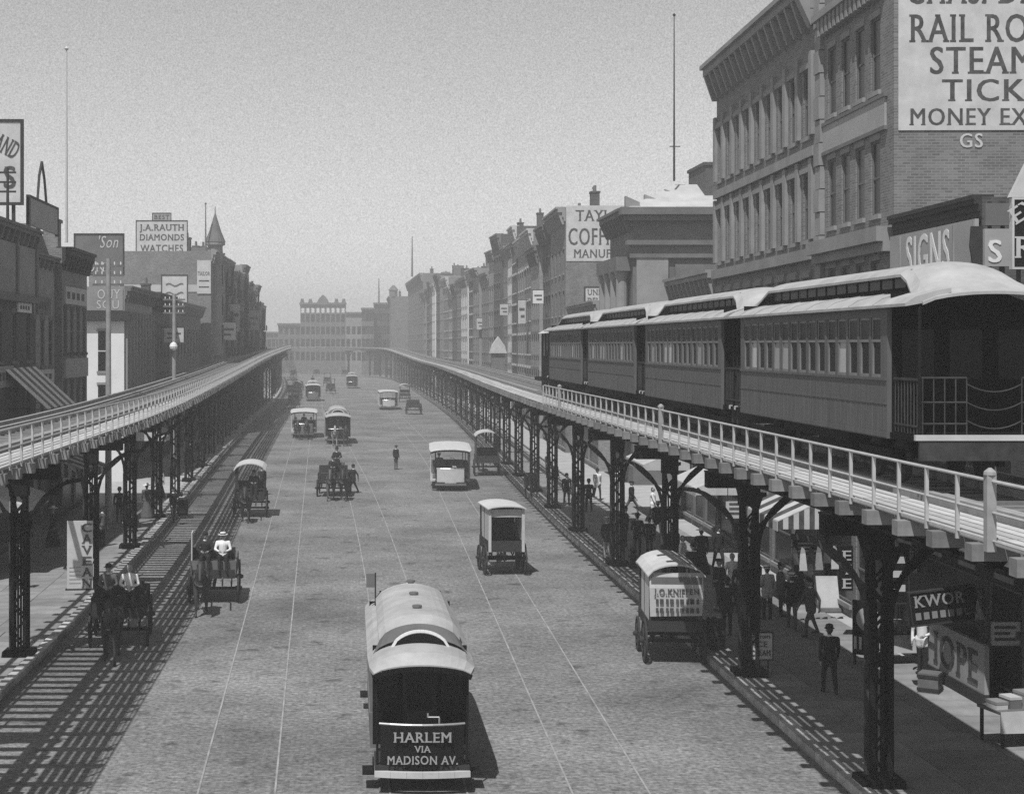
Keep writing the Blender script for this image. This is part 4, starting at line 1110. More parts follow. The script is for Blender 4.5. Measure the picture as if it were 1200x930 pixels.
def end_building(label, px0, px1, Y, ptop, n, rows_px, wall, cren=False, extra=None):
    x0, x1 = (px0 - VX) * Y / F, (px1 - VX) * Y / F; h = 9 + (404 - ptop) * Y / F
    t = thing("end_building", label, "building", (x0, Y, 0)); Wd = x1 - x0
    g = MB(); g.box(0, Wd, .4, 14, 0, h); zc = 0; rows = [(4.2, 6.8), (8.2, 10.8), (12.2, 14.6), (16.0, 18.4), (19.4, 21.2)]; ws = []
    for a, b in rows:
        if b > h - .8: break
        g.box(0, Wd, 0, .4, zc, a); pt = Wd / n; last = 0
        for k in range(n): c = pt * (k + .5); g.box(last, c - .55, 0, .4, a, b); last = c + .55; ws.append((c, a, b - a))
        g.box(last, Wd, 0, .4, a, b); zc = b
    g.box(0, Wd, 0, .4, zc, h); g.build("wall", wall, t)
    for c, z, hh in ws: MB().box(c - .55, c + .55, .2, .25, z, z + hh).box(c - .55, c + .55, .16, .2, z + hh / 2 - .05, z + hh / 2 + .05).build("window", "glass", t)
    MB().box(-.3, Wd + .3, -.6, .3, h - .5, h + .1).box(-.1, Wd + .1, -.3, 0, h - 1.1, h - .5).build("cornice", "stone_dark", t)
    return t, Wd, h
t, w, h = end_building("dark gabled hall closing the far end of the street", 352, 405, 485, 355, 9, None, "stone_dark")
MB().prism([(w * .36, h), (w * .64, h), (w * .58, h + 1.6), (w * .5, h + 2.6), (w * .42, h + 1.6)], .1, 4).build("gable", "stone_dark", t)
for q in (.04, .22, .8, .96): MB().prism([(w * q - .7, h), (w * q + .7, h), (w * q + .4, h + 1.3), (w * q - .4, h + 1.3)], .1, 1.5).build("pinnacle", "stone_dark", t)
for k in range(9): MB().box(w * (k + .5) / 9 - .45, w * (k + .5) / 9 + .45, -.05, -.002, h - 3.0, h - 1.5).build("pale_arch", "whitewash", t)
end_building("narrow house beside the gabled hall, right of it", 405, 424, 480, 366, 3, None, "stone")
end_building("plain block left of the turreted block at the street end", 424, 438, 470, 361, 3, None, "stone_dark")
end_building("narrow taller house touching the turreted block at the street end", 438.5, 458, 474, 355, 4, None, "brick_dark")
end_building("low dim house left of the gabled hall at the street end", 326, 352, 500, 379, 4, None, "stone_dark")
end_building("farthest low house showing over the left railway", 308, 328, 520, 389, 4, None, "stone_dark")

# ---- left side
def left_x(y): return -15.0 - .004 * (y - 66)
LZ = .004
l1 = building("tavern_building", "dark brick building nearest on the left with a striped awning", -1, -15, 56, 17.4, 14.2, 12, rows=[(4.8, 7.0), (8.3, 10.4)], cols=6, wall="brick_dark", trim="stone_dark", corn=(.7, .45), rz=0, near=True, shop=4, chim=0)
MB().box(.002, .16, .3, 17.1, 11.2, 13.4).build("parapet_panel", "stone", l1); MB().box(.002, .3, .2, 17.2, 10.9, 11.2).build("belt_course", "stone_dark", l1)
for k in range(5): MB().box(.002, .24, .3 + k * 4.15, .7 + k * 4.15, 11.2, 13.5).build("parapet_pier", "stone_dark", l1)
l1b = building("tavern_building", "narrow plastered house with low gable beside the dark brick building on the left", -1, -15.25, 73.5, 6.2, 13.3, 10, rows=[(4.6, 6.9), (8.0, 10.2)], cols=3, wall="stone", trim="stone_dark", corn=(.5, .35), rz=0, near=True, shop=2, chim=0)
MB().prism([(0, 13.32), (6.2, 13.32), (3.1, 14.9)], -.2, -9.8, axis='x').build("roof", "slate", l1b)
l1c = building("tavern_building", "brick house with two chimneys at the gap before the corner tavern", -1, -14.9, 79.8, 7.4, 13.9, 12, rows=[(4.8, 7.0), (8.6, 10.8)], cols=4, wall="brick", trim="wood_dark", corn=(.9, .55), rz=0, near=True, shop=2, chim=0)
for bb, u, d, z in ((l1c, 5.2, 1.2, 13.9), (l1c, 1.0, 4.5, 13.9), (l1, 12.0, 3.0, 14.2)):
    c = MB().box(-d - .8, -d, u, u + 1.0, z, z + 1.7).box(-d - .88, -d + .08, u - .08, u + 1.08, z + 1.7, z + 1.88).build("chimney", "brick", bb)
    for q in (.3, .7): MB().lathe([(.13, 0), (.1, .45)], 8, (-d - .4, u + q, z + 1.88)).build("chimney_pot", "stone_dark", c)
for y, z0, z1, tx in ((75.0, 7.1, 7.8, None), (81.2, 7.3, 8.4, None)): pass
MB().box(.002, .14, .4, 7.0, 7.3, 8.3).build("fascia_board", "sign_grey", l1c)
for bb, y0, y1, z0, z1, m in ((l1, 9.5, 12.6, 7.2, 8.1, "sign_grey"), (l1, 13.6, 16.4, 10.45, 10.88, "whitewash"), (l1b, .6, 5.6, 7.1, 7.8, "paint_pale"), (l1b, 1.5, 4.7, 10.5, 11.3, "stone_dark"), (l1c, .6, 6.8, 11.1, 12.0, "stone_pale")):
    MB().box(.002, .1, y0, y1, z0, z1).build("fascia_board", m, bb)
    for q in range(4): MB().box(.1, .112, y0 + .3 + q * (y1 - y0 - .6) / 4, y0 + .3 + (q + .6) * (y1 - y0 - .6) / 4, z0 + (z1 - z0) * .3, z0 + (z1 - z0) * .7).build("painted_line", "ink", bb)
# striped awning on the first floor
t = thing("awning", "boldly striped canvas awning on the dark brick building at the left edge", "awning", (-15, 67, 0))
for k in range(9):
    y0 = k * .72
    MB().add([(.05, y0, 8.0), (.05, y0 + .7, 8.0), (1.9, y0 + .7, 6.3), (1.9, y0, 6.3), (.05, y0, 7.96), (.05, y0 + .7, 7.96), (1.9, y0 + .7, 6.26), (1.9, y0, 6.26)], [(0, 1, 2, 3), (7, 6, 5, 4), (0, 3, 7, 4), (1, 5, 6, 2), (2, 6, 7, 3), (0, 4, 5, 1)]).build("stripe", "paint_white" if k % 2 == 0 else "stone_dark", t)
MB().beam((1.9, 0, 6.24), (1.9, 6.5, 6.24), .05, .05).beam((.05, .1, 6.3), (1.9, .1, 6.24), .04, .04).beam((.05, 6.4, 6.3), (1.9, 6.4, 6.24), .04, .04).build("frame", "iron", t)
# roof signs of the near left
t = board("billboard", "large white roof billboard with dark frame at the left edge, letters AND and S", "billboard", px_board(-70, 24, 68, 143, 237), "sign_white", "wood_dark", .12, .9)
text("AND", .75, "ink", t, (.5, -.02, 2.35), rot=(R(90), R(28), 0), width=1.05, bold=.0); text("S", .95, "ink", t, (1.0, -.02, .62), bold=.02, width=.52)
for sx in (-1, 1):
    for z in (0, 3.45): pass
t = thing("roof_pole", "short telegraph pole with crossarms in front of the roof billboard", "pole", (P(9, 0, 66)[0], 66, 14.2))
MB().tube((0, 0, 0), (0, 0, 2.2), .07, .05).build("pole", "wood_dark", t)
for z in (1.2, 1.6, 2.0): MB().beam((-.35, 0, z), (.35, 0, z), .06, .08).build("crossarm", "wood_dark", t)
t = thing("roof_sign", "slanting framed roof sign with arched top behind the billboard", "sign", (-15, 72, 14.4))
MB().box(-.06, .06, 0, 7, .1, 1.35).build("panel", "sign_grey", t)
for a in ((0, 7, 1.35, 1.45), (0, .12, 0, 1.35), (6.88, 7, 0, 1.35)): MB().box(-.08, .1, a[0], a[1], a[2], a[3]).build("frame", "wood_dark", t)
g = MB().strip([(.0, 2.2, 1.45), (0, 2.6, 2.6), (0, 3.2, 3.3), (0, 3.8, 2.6), (0, 4.3, 1.45)], .1, .12, 0, (0, 1, 0)); g.build("arch_frame", "wood_dark", t)
# building with white end wall
l3 = building("corner_tavern", "corner building with whitewashed end wall and two tall windows", -1, left_x(103), 103, 14, 12.8, 10, rows=[(5.0, 7.3), (8.0, 10.0)], cols=9, ww=.75, wall="stone", trim="stone_dark", corn=(.8, .5), near=False, shop=4, chim=0)
for k in range(10): MB().box(.002, .18, .15 + k * 1.5, .4 + k * 1.5, 4.4, 11.2).build("pilaster", "stone", l3)
for a, b, z0, z1, m in ((-2.75, -.02, 0, 10.55, "whitewash"),): MB().box(a, b, -.03, -.002, z0, z1).build("whitewashed_wall", m, l3)
for z0, z1 in ((4.0, 6.4), (7.3, 9.9)):
    w_ = MB().box(-1.72, -1.0, -.05, -.032, z0, z1).build("end_window", "glass_dark", l3)
    MB().box(-1.8, -.92, -.12, -.033, z0 - .14, z0).box(-1.8, -.92, -.1, -.033, z1, z1 + .16).build("sill", "stone", w_); MB().box(-1.72, -1.0, -.07, -.052, (z0 + z1) / 2 - .04, (z0 + z1) / 2 + .04).build("sash", "paint_pale", w_)
MB().box(-4, .45, -.5, -.002, 10.6, 11.0).box(-4, .3, -.3, -.002, 11.0, 11.2).build("end_cornice", "wood_dark", l3)
MB().box(-3.6, -.1, -.06, -.002, 11.25, 12.7).build("end_board", "stone", l3)
text("OUY", .62, "paint_pale", l3, (-1.75, -.07, 12.0), width=1.5); text("SOU", .55, "paint_pale", l3, (-1.8, -.07, 11.35), width=1.45)
t = board("billboard", "framed roof billboard lettered SON above LONE over the corner tavern", "billboard", px_board(88, 144, 105.5, 275, 321), "stone_dark", "wood_dark", .09, .1)
text("'Son", .8, "sign_white", t, (.0, -.02, 1.75), shear=.3, width=1.3); text("LONE", .62, "paint_pale", t, (-1.3, -.02, .15), width=2.1)
building("shop_building", "small dark building with rounded cornice beyond the corner tavern", -1, left_x(117.3), 117.3, 11, 12.8, 10, rows=[(4.6, 6.7), (8.2, 10.4)], cols=5, wall="brick_dark", trim="wood_dark", corn=(1.0, .8), chim=0)
l5 = building("shop_building", "low building carrying a white roof board below the tower", -1, left_x(128.6), 128.6, 25.6, 12.6, 10, rows=[(4.6, 6.7), (8.2, 10.4)], cols=10, wall="brick", trim="stone", corn=(.8, .6), chim=1)
t = board("sign_board", "white roof board standing left of the tailor sign", "sign", px_board(190, 219, 145, 323, 360), "sign_white", "wood_dark", .1, .5)
for z in (2.1, 1.3): MB().strip([(-.8 + .2 * k, -.02, z + .12 * math.sin(k * 1.1)) for k in range(9)], .03, .12, 0, (0, 1, 0)).build("painted_scroll", "ink", t)
MB().box(-.5, .7, -.02, -.002, .5, .62).build("painted_line", "sign_grey", t)
l6 = building("tower_building", "building with a round corner tower under a pointed roof", -1, -14.3, 155, 17, 18.2, 12, cols=6, wall="brick", trim="stone", corn=(1, .6), chim=1)
c = MB().lathe([(.75, 8), (.75, 18.9), (1.0, 19.0), (1.0, 19.3)], 16, (.1, 3.4, 0)).build("tower", "stone", l6)
MB().lathe([(1.05, 19.3), (.6, 20.4), (.05, 22.2), (.03, 22.9)], 16, (.1, 3.4, 0)).build("tower_roof", "slate", c)
for k in range(3): MB().box(.75, .95, 3.15, 3.65, 9 + 3 * k, 11 + 3 * k).build("tower_window", "glass_dark", c)
t = board("painted_wall_sign", "white painted tailor sign on the end wall below the tower", "sign", px_board(231, 247, 154.9, 305, 344), "sign_white", None)
text("TAILOR", .36, "ink", t, (0, -.02, 1.8), width=1.2, align='C')
for z in (.6, 1.2): MB().box(-.5, .5, -.02, -.002, z, z + .12).build("painted_line", "ink", t)
MB().box(-9, -.05, -.05, -.002, 14.2, 14.9).build("pale_band", "stone_pale", l6)
t = board("billboard", "white roof billboard lettered J A RAUTH DIAMONDS WATCHES", "billboard", px_board(160, 219, 156, 259, 297), "sign_white", "wood_dark", .08, .6)
for tx, y0, y1, wp in (("J.A.RAUTH", 263, 270, 52), ("DIAMONDS", 274.5, 281.5, 52), ("WATCHES", 287, 295, 50)): text(tx, (y1 - y0) * 156 / F * 1.05, "ink", t, (0, -.02, (297 - y1) * 156 / F), width=wp * 156 / F, align='C', bold=.01)
t = board("sign_board", "small sign perched above the white diamonds billboard", "sign", px_board(179, 200, 156, 250, 258), "sign_grey", "wood_dark", .06, .2)
text("BEST", .4, "ink", t, (0, -.02, .12), width=1.5, align='C')
y = 172.3; i = 0
while y < 250:
    Lb = random.uniform(6.0, 9.5); h = float(np.interp(y, [172, 200, 228, 252], [17.9, 18.6, 17.6, 15.2])) + random.uniform(-1.3, 1.1); wl = ("brick_dark", "stone_dark", "brick", "brick_dark", "stone")[i % 5]
    bb = building("row_house", "%s house of the left row beyond the pointed tower, %s front" % (ORD[i], {"brick_dark": "dark brick", "stone_dark": "dark stone", "brick": "brick", "stone": "grey stone"}[wl]), -1, -14.8 - .006 * (y - 172) + random.uniform(-.3, .3), y, Lb, h, 11, cols=3, wall=wl, trim=random.choice(("stone", "stone_dark")), corn=(random.uniform(.7, 1.2), random.uniform(.45, .8)), shop=2, group="houses of the left row", chim=random.choice((1, 2)))
    if i % 3 == 0: MB().box(-4, -1.5, .6, 3, h, h + 1.4).build("roof_hut", "wood_mid", bb)
    g = MB()                                     # iron balconies of a fire escape
    for q in range(3):
        z = 7.8 + 3.45 * q
        if z > h - 3: break
        g.box(.002, .8, 1.5, 4.5, z, z + .06); g.beam((.78, 1.5, z + .85), (.78, 4.5, z + .85), .04, .04)
        for w_ in range(9): g.beam((.78, 1.5 + w_ * .375, z), (.78, 1.5 + w_ * .375, z + .85), .025, .025)
        g.beam((.5, 1.7, z), (.5, 3.6, z + 3.3), .3, .05)
    g.build("fire_escape", "iron", bb)
    y += Lb + .12; i += 1
for lab, px, Y, zt_, zb_, m in (("tall thin flagpole above the nearest left roofs", 78, 80, 60, 275, "paint_pale"), ("thin flagpole left of the pointed tower", 241, 157, 240, 300, "wood_mid"), ("tall flagpole on the bank roof", 790, 103, 20, 205, "wood_dark"), ("short mast on the coffin maker roof", 695, 134, 222, 246, "wood_mid"), ("thin mast over the distant pale house", 483, 340, 278, 322, "wood_mid"), ("thin mast near the distant turrets", 444, 475, 327, 360, "wood_mid")):
    a, b = P(px, zb_, Y), P(px, zt_, Y); t = thing("flagpole", lab, "flagpole", a)
    h = b[2] - a[2]; MB().tube((0, 0, -.4), (0, 0, h), .075 * max(1, Y / 110), .03 * max(1, Y / 110), 8).build("pole", m, t)
    MB().lathe([(.02, 0), (.12, .12), (.02, .24)], 10, (0, 0, h)).build("ball", m, t)
    if px == 790: MB().beam((-.3, 0, h * .18), (.4, 0, h * .18), .06, .06).build("crosstree", m, t)
for lab, px, Y, top in (("pale grey telegraph pole in front of the whitewashed end wall", 127, 76, 303), ("grey telegraph pole with a globe lamp farther along the left", 204, 107, 345)):
    a = P(px, top, Y); t = thing("telegraph_pole", lab, "pole", (a[0], Y, .15))
    MB().tube((0, 0, -.2), (0, 0, a[2] - .15), .17, .11, 10).build("pole", "guard", t)
    for k in range(3): MB().beam((-.75, 0, a[2] - .5 - .45 * k), (.75, 0, a[2] - .5 - .45 * k), .09, .11).build("crossarm", "wood_mid", t)
    for k in range(3):
        for x in (-.6, -.3, .3, .6): MB().tube((x, 0, a[2] - .45 - .45 * k), (x, 0, a[2] - .3 - .45 * k), .035).build("insulator", "paint_white", t)
    if Y > 100: MB().lathe([(.03, -.3), (.24, -.15), (.28, 0), (.2, .2), (.03, .3)], 12, (.0, -.35, 8.75)).build("globe_lamp", "paint_white", t)

def projecting(label, side, x, y, z, w, h, m, frame="wood_dark", tx=None, ink="ink"):
    t = thing("projecting_sign", label, "sign", (x, y, z)); s = -side
    MB().box(s * .35, s * (.35 + w), -.06, .06, 0, h).build("panel", m, t)
    MB().box(s * .02, s * (.4 + w), -.03, .03, h + .01, h + .07).build("bracket_arm", "iron", t); MB().box(s * .32, s * .35, -.08, .08, 0, h).box(s * (.35 + w), s * (.38 + w), -.08, .08, 0, h).build("frame", frame, t)
    for k in range(2): MB().box(s * (.35 + w * .15), s * (.35 + w * (.85 - .2 * k)), -.075, -.061, h * (.55 - .3 * k), h * (.55 - .3 * k) + h * .12).build("painted_line", ink, t)
    if tx: text(tx, h * .5, ink, t, (s * (.35 + w / 2), -.075, h * .25), width=w * .85, align='C', bold=.01)
projecting("pale projecting shop sign on the dark house past the corner tavern", -1, -15.1, 121, 9.2, 1.5, 1.1, "sign_white")
projecting("white projecting sign on the tower building, low down", -1, -14.3, 163, 9.5, 1.5, 1.8, "whitewash")
projecting("narrow white projecting sign on the house past the tower", -1, -14.9, 182, 10.5, 1.1, 3.2, "sign_white")
projecting("grey projecting sign far along the left row", -1, -15.0, 212, 11, 1.6, 2.6, "sign_grey")
projecting("white projecting sign on the narrow brick house beyond the coffin maker", 1, 17.5, 145, 12.8, 1.0, 1.2, "whitewash")
projecting("tall pale projecting sign on the house with painted wall patches", 1, 17.8, 163, 11.2, .8, 2.4, "sign_white")
projecting("white projecting sign on the tall house before the flat roofed block", 1, 18.2, 186, 12.5, 1.0, 1.3, "sign_white")
projecting("small white projecting sign far along the right row", 1, 18.6, 226, 11.2, 1.1, 1.6, "sign_white")
t = thing("canvas_shelter", "white pointed canvas shelter on the right pavement roofs beyond the train", "shelter", (17.0, 190, 8.0))
MB().prism([(-1.0, 0), (1.0, 0), (.75, .9), (0, 2.0), (-.75, .9)], -.8, .8).build("canopy", "canvas", t); MB().box(-.8, .8, -.5, .5, -7.9, 0).build("booth", "wood_mid", t)
# ------------------------------------------------------------------ street traffic
horsecar("large horse-drawn streetcar in the foreground, white roof and dash lettered HARLEM VIA MADISON AV.", (1.3, 35.7, 0), 0.004, 5.7,
         end_text=[("HARLEM", .2, 1.06, 1.16), ("VIA", .13, .86, .33), ("MADISON AV.", .17, .62, 1.42)], dash="sign_black")
t = thing("flag", "small checked route flag standing on the foreground streetcar roof", "flag", (.45, 38.0, 2.72))
MB().tube((0, 0, 0), (0, 0, .8), .018).build("staff", "wood_dark", t); MB().box(-.22, -.02, -.008, .008, .45, .78).build("cloth", "stone_dark", t)
horsecar("open streetcar with wide flat roof and pale dash, beside a parked van", (5.95, 101, 0), -.045, 5.4, open_=True, dash="paint_pale", roofm="canvas", Wd=2.5, far=True)
horsecar("open streetcar far off on the right hand track, pale dash towards the viewer", (4.35, 222, 0), .02, 5.4, open_=True, dash="paint_pale", roofm="canvas", Wd=2.6, far=True)
horsecar("most distant streetcar near the bend of the street, arched roof", (-1.0, 330, 0), 0.02, 5.2, far=True, Wd=2.3)
horsecar("open streetcar full of passengers on the left hand track, white roof", (-5.2, 156, 0), .03, 5.2, open_=True, dash="wood_mid", roofm="canvas", Wd=2.5, far=True)
horsecar("closed streetcar with arched monitor roof coming on behind a pair of horses, left of centre", (-1.8, 147, 0), .03, 5.6, far=True, Wd=2.3)
horsecar("dark topped streetcar far off on the left hand track with men on its roof", (-7.1, 256, 0), .04, 5.2, dash="wood_mid", roofm="stone_pale", Wd=2.4, far=True)

# wagons
w1 = wagon("square delivery wagon with pale roof seen from behind, right of the foreground streetcar", (5.75, 62.6, 0), R(184), .78, 2.3, .95, .42, "wood_dark", "flat", "canvas", 2.65, True, "paint_pale")
MB().box(-.62, .62, -.66, -.6, 1.35, 2.6).build("front_panel", "wood_dark", w1)
for s_ in (-1, 1): MB().box(s_ * .6, s_ * .71, 1.151, 1.2, .95, 2.64).build("corner_post", "paint_pale", w1)
MB().box(-.6, .6, 1.1, 1.14, 2.3, 2.6).build("valance", "paint_pale", w1)
wagon("dark roofed van standing by the right kerb beside the open streetcar", (9.0, 109.5, 0), R(178), .85, 2.6, .9, .5, "wood_dark", "arched", "paint_pale", 2.75, True, "stone_dark")
w3 = wagon("covered wagon at the right kerb with a lettered white back sheet", (9.05, 45.6, 0), R(176), .82, 2.6, .95, .3, "wood_dark", "arched", "canvas", 2.55, True, "canvas")
MB().loft([[(-.74, 1.36, 2.62), (.74, 1.36, 2.62)], [(-.75, 1.42, 2.2), (.75, 1.42, 2.2)], [(-.74, 1.39, 1.8), (.74, 1.39, 1.8)], [(-.72, 1.34, 1.42), (.72, 1.34, 1.38)]]).build("canvas_sheet", "canvas", w3)
for tx, z, h, wd in (("J.O.KNIFFEN", 2.02, .16, 1.25),): text(tx, h, "ink", w3, (0, 1.44, z), rot=(R(90), 0, R(180)), width=wd, align='C')
for z in (1.75, 1.5):
    for q in range(9): MB().box(-.62 + q * .14, -.55 + q * .14 + .03 * (q % 2), 1.41, 1.425, z, z + .14).build("painted_line", "ink", w3)
MB().box(-.7, .7, 1.38, 1.41, 2.3, 2.5).build("sheet_band", "stone_dark", w3)
w4 = wagon("covered wagon with rounded white top on the left, drawn by a dark horse", (-5.6, 83.5, 0), 0.03, .85, 2.6, .95, .4, "wood_dark", "arched", "canvas", 2.55, True)
horse("dark horse drawing the white topped wagon on the left", (-5.65, 80.3, 0), .03, "horse_dark", 0)
w5 = wagon("open wagon with two men on its high seat on the left side of the road", (-5.05, 56.3, 0), 0.05, .85, 2.8, .95, .55, "wood_mid", None, seat=True)
MB().box(-.78, -.74, -1.3, -.5, 1.5, 2.45).build("side_screen", "paint_pale", w5)
horse("dark horse with a pale blaze before the open wagon on the left", (-5.2, 52.9, 0), .06, "horse_dark", 1)
w6 = wagon("open wagon in the shade of the left railway, nearest the viewer", (-7.2, 48.3, 0), 0.08, .85, 2.8, .95, .55, "wood_dark", None, seat=True)
horse("black horse in the shade of the left railway, nearest the viewer", (-7.0, 45.0, 0), .08, "horse_dark", 0)
w7 = wagon("loaded dray with crates in mid street, left of centre, coming on behind a brown horse", (-1.35, 95, 0), -.04, .95, 3.0, .9, .5, "wood_dark", None, seat=True)
crate_labels = ("largest crate on the loaded dray, at its back", "small pale crate on the left of the dray load", "dark crate on the right of the dray load")
for i, (x, y, s, z, m) in enumerate(((.1, .9, .9, .97, "wood_mid"), (-.5, -.1, .6, .97, "paint_pale"), (.45, -.15, .65, .97, "wood_dark"))):
    c, s_ = math.cos(-.04), math.sin(-.04); q = (-1.35 + c * x - s_ * y, 95 + s_ * x + c * y, z)
    k = thing("crate", crate_labels[i], "crate", q, -.04, "crates on the dray"); h = s / 2
    MB().box(-h, h, -h, h, 0, s).build("box", m, k)
    for zz in (.06, s - .12): MB().box(-h - .02, h + .02, -h - .02, h + .02, zz, zz + .08).build("batten", "wood_mid", k)
horse("brown horse in front of the loaded dray in mid street", (-1.5, 91.6, 0), -.03, "horse_brown", 1)
horse("second dark horse of the loaded dray, beside the brown one", (-.75, 91.7, 0), -.05, "horse_dark", 0)
horse("pale grey horse in front of the closed streetcar left of centre", (-1.95, 140.6, 0), .03, "horse_grey", 0)
horse("dark horse paired with the pale one before the closed streetcar", (-1.0, 140.8, 0), .03, "horse_dark", 1)
horse("left dark horse before the crowded open streetcar", (-5.6, 150, 0), .03, "horse_dark", 0)
horse("right dark horse before the crowded open streetcar", (-4.75, 150.2, 0), .03, "horse_dark", 1)
horse("dark horse standing at the right kerb with a pale blanket, beyond the delivery wagon", (10.2, 92, 0), R(10), "horse_dark", 2)
horse("horse ahead of the delivery wagon with the pale roof, facing away", (5.95, 66.4, 0), R(184), "horse_brown", 0)
horse("horse harnessed to the canvas covered wagon at the right kerb, facing away", (9.3, 49.4, 0), R(176), "horse_brown", 2)
horse("brown horse ahead of the dark roofed van by the right kerb", (8.9, 113.2, 0), R(178), "horse_brown", 0)
van = wagon("small dark van far off in mid street with square box body", (-4.8, 292, 0), .03, .85, 2.6, .9, .5, "wood_dark", "flat", "wood_dark", 2.7, True, "wood_dark", group="horse-drawn wagons")
horse("horse before the small dark van far off in mid street", (-4.7, 288.6, 0), .03, "horse_dark", 0)
copy_thing(van, "dark box van at the far left of the road near the left columns", (-9.0, 225, 0), .04)
horse("horse before the box van at the far left of the road", (-9.0, 221.7, 0), .04, "horse_dark", 1)
copy_thing(van, "tiny van at the far bend of the street, left of the last streetcar", (-6.5, 350, 0), .04)
copy_thing(w4, "white topped wagon far away under the end of the left railway", (-10.2, 268, 0), .04)
copy_thing(w7, "low dark dray by the right columns far beyond the open streetcar", (7.4, 205, 0), R(182))
copy_thing(w4, "white topped wagon in the distance beside the far open streetcar", (7.6, 250, 0), R(180))

for lb, src, px, py, rz_ in (("distant van by the left columns under the far end of the railway", van, 344, 441, .05), ("distant white topped wagon behind the far van by the left columns", w4, 352, 433, .05), ("distant dray in the middle of the far crowd of carriages", w7, 371, 440, .03),
    ("distant van right of the far crowd of carriages", van, 404, 441, R(182)), ("distant van facing away next to the farthest streetcar", van, 421, 436, R(180)), ("distant white topped wagon among the farthest carriages", w4, 395, 433, .02), ("distant white topped wagon at the right kerb far away", w4, 455, 440, R(181)), ("distant dray at the left edge of the far road", w7, 350, 457, .05), ("distant van left of the far dark topped streetcar", van, 341, 463, .04)):
    q = G(px, py); copy_thing(src, lb, q, rz_)
    if abs(rz_) < 1: horse("dark horse pulling a distant " + ("van" if src is van else "white topped wagon" if src is w4 else "dray") + {344: " by the left columns", 352: " behind that van", 371: " in the far crowd", 395: " among the farthest carriages", 350: " at the left edge", 341: " beside the dark topped streetcar"}[px], (q[0], q[1] - 3.3, 0), rz_, "horse_dark", 0)
# ------------------------------------------------------------------ people
ST = "people in the street"
def at(px, py, z=.15): return G(px, py, z)
person("man in dark suit and bowler walking away on the right pavement, nearest the viewer", "walk", at(972, 813), R(175), "suit", "suit", "bowler")
person("man in straw hat and dark coat striding along the sunlit pavement strip", "stride", at(928, 737), R(165), "suit", "suit_grey", "straw")
person("man in pale sleeves behind the straw hatted man", "stand2", at(899, 726), R(200), "suit_pale", "suit", "straw")
person("tall man in dark coat beside the ice cream sign", "stand", at(868, 719), R(160), "suit", "suit", "bowler")
person("man in white shirt in the shade left of the ice cream sign", "stand2", at(858, 708), R(20), "shirt", "suit", "none")
person("man in dark coat between two posts, right of the white shirted man", "walk", at(884, 714), R(185), "suit", "suit", "bowler")
person("dark coated man standing by the third column, left of a pair", "stand2", at(747, 650), R(190), "suit", "suit", "bowler")
person("slim young man in cap standing right of the dark coated man", "stand", at(761, 650), R(150), "suit", "suit", "cap", scale=.9)
person("man half hidden behind the iron column on the right pavement", "stand", at(711, 655), R(30), "suit", "suit_pale", "straw")
person("stooping boy in dark clothes beside the nearest right column", "bend", at(1020, 822), R(60), "suit", "suit", "cap", scale=.78, lean=.1)
person("shopkeeper in white coat in front of the shop with the HOPE panel", "stand2", at(1081, 789), R(-40), "shirt", "suit", "none")
person("stout man in grey with straw hat beyond the pair by the column", "walk", at(789, 668), R(0), "suit_grey", "suit", "straw")
person("man in bowler among the shoppers farther up the right pavement", "walk", at(690, 600), R(180), "suit", "suit", "bowler")
person("woman in long pale skirt on the right pavement far off", "stand", at(676, 588), R(20), "suit_grey", "suit_pale", "lady", skirt=True)
person("man leaning near the kerb post under the right railway far off", "stand", at(651, 574), R(120), "suit", "suit_grey", "bowler")
person("man in shirt sleeves far off under the right railway", "walk", at(700, 585), R(10), "shirt", "suit", "bowler")
person("man in bowler walking across the street beside the loaded dray", "stride", at(414, 578, 0), R(-60), "suit", "suit", "bowler")
person("lone man in cap standing in the middle of the road", "stand", at(464, 550, 0), R(40), "suit", "suit_grey", "cap")
person("man walking alongside the white topped wagon on the left", "walk", at(307, 580, 0), R(10), "suit", "suit", "bowler")
person("woman in long grey skirt and light hat on the left pavement", "stand", at(172, 607), R(170), "suit_grey", "suit_grey", "lady", skirt=True)
person("woman in pale blouse beside the left columns, farther up", "stand", at(187, 583), R(10), "shirt", "suit", "lady", skirt=True)
person("man in dark coat on the sunlit left pavement", "walk", at(206, 563), R(10), "suit", "suit", "bowler")
person("man in straw hat on the left pavement far off", "walk", at(222, 549), R(180), "suit_grey", "suit", "straw")
person("man in bowler beside the lettered shop sign on the left", "stand2", at(150, 633), R(30), "suit", "suit", "bowler")
person("man in grey under the left railway by the second column", "stand", at(120, 640), R(60), "suit_grey", "suit", "bowler")
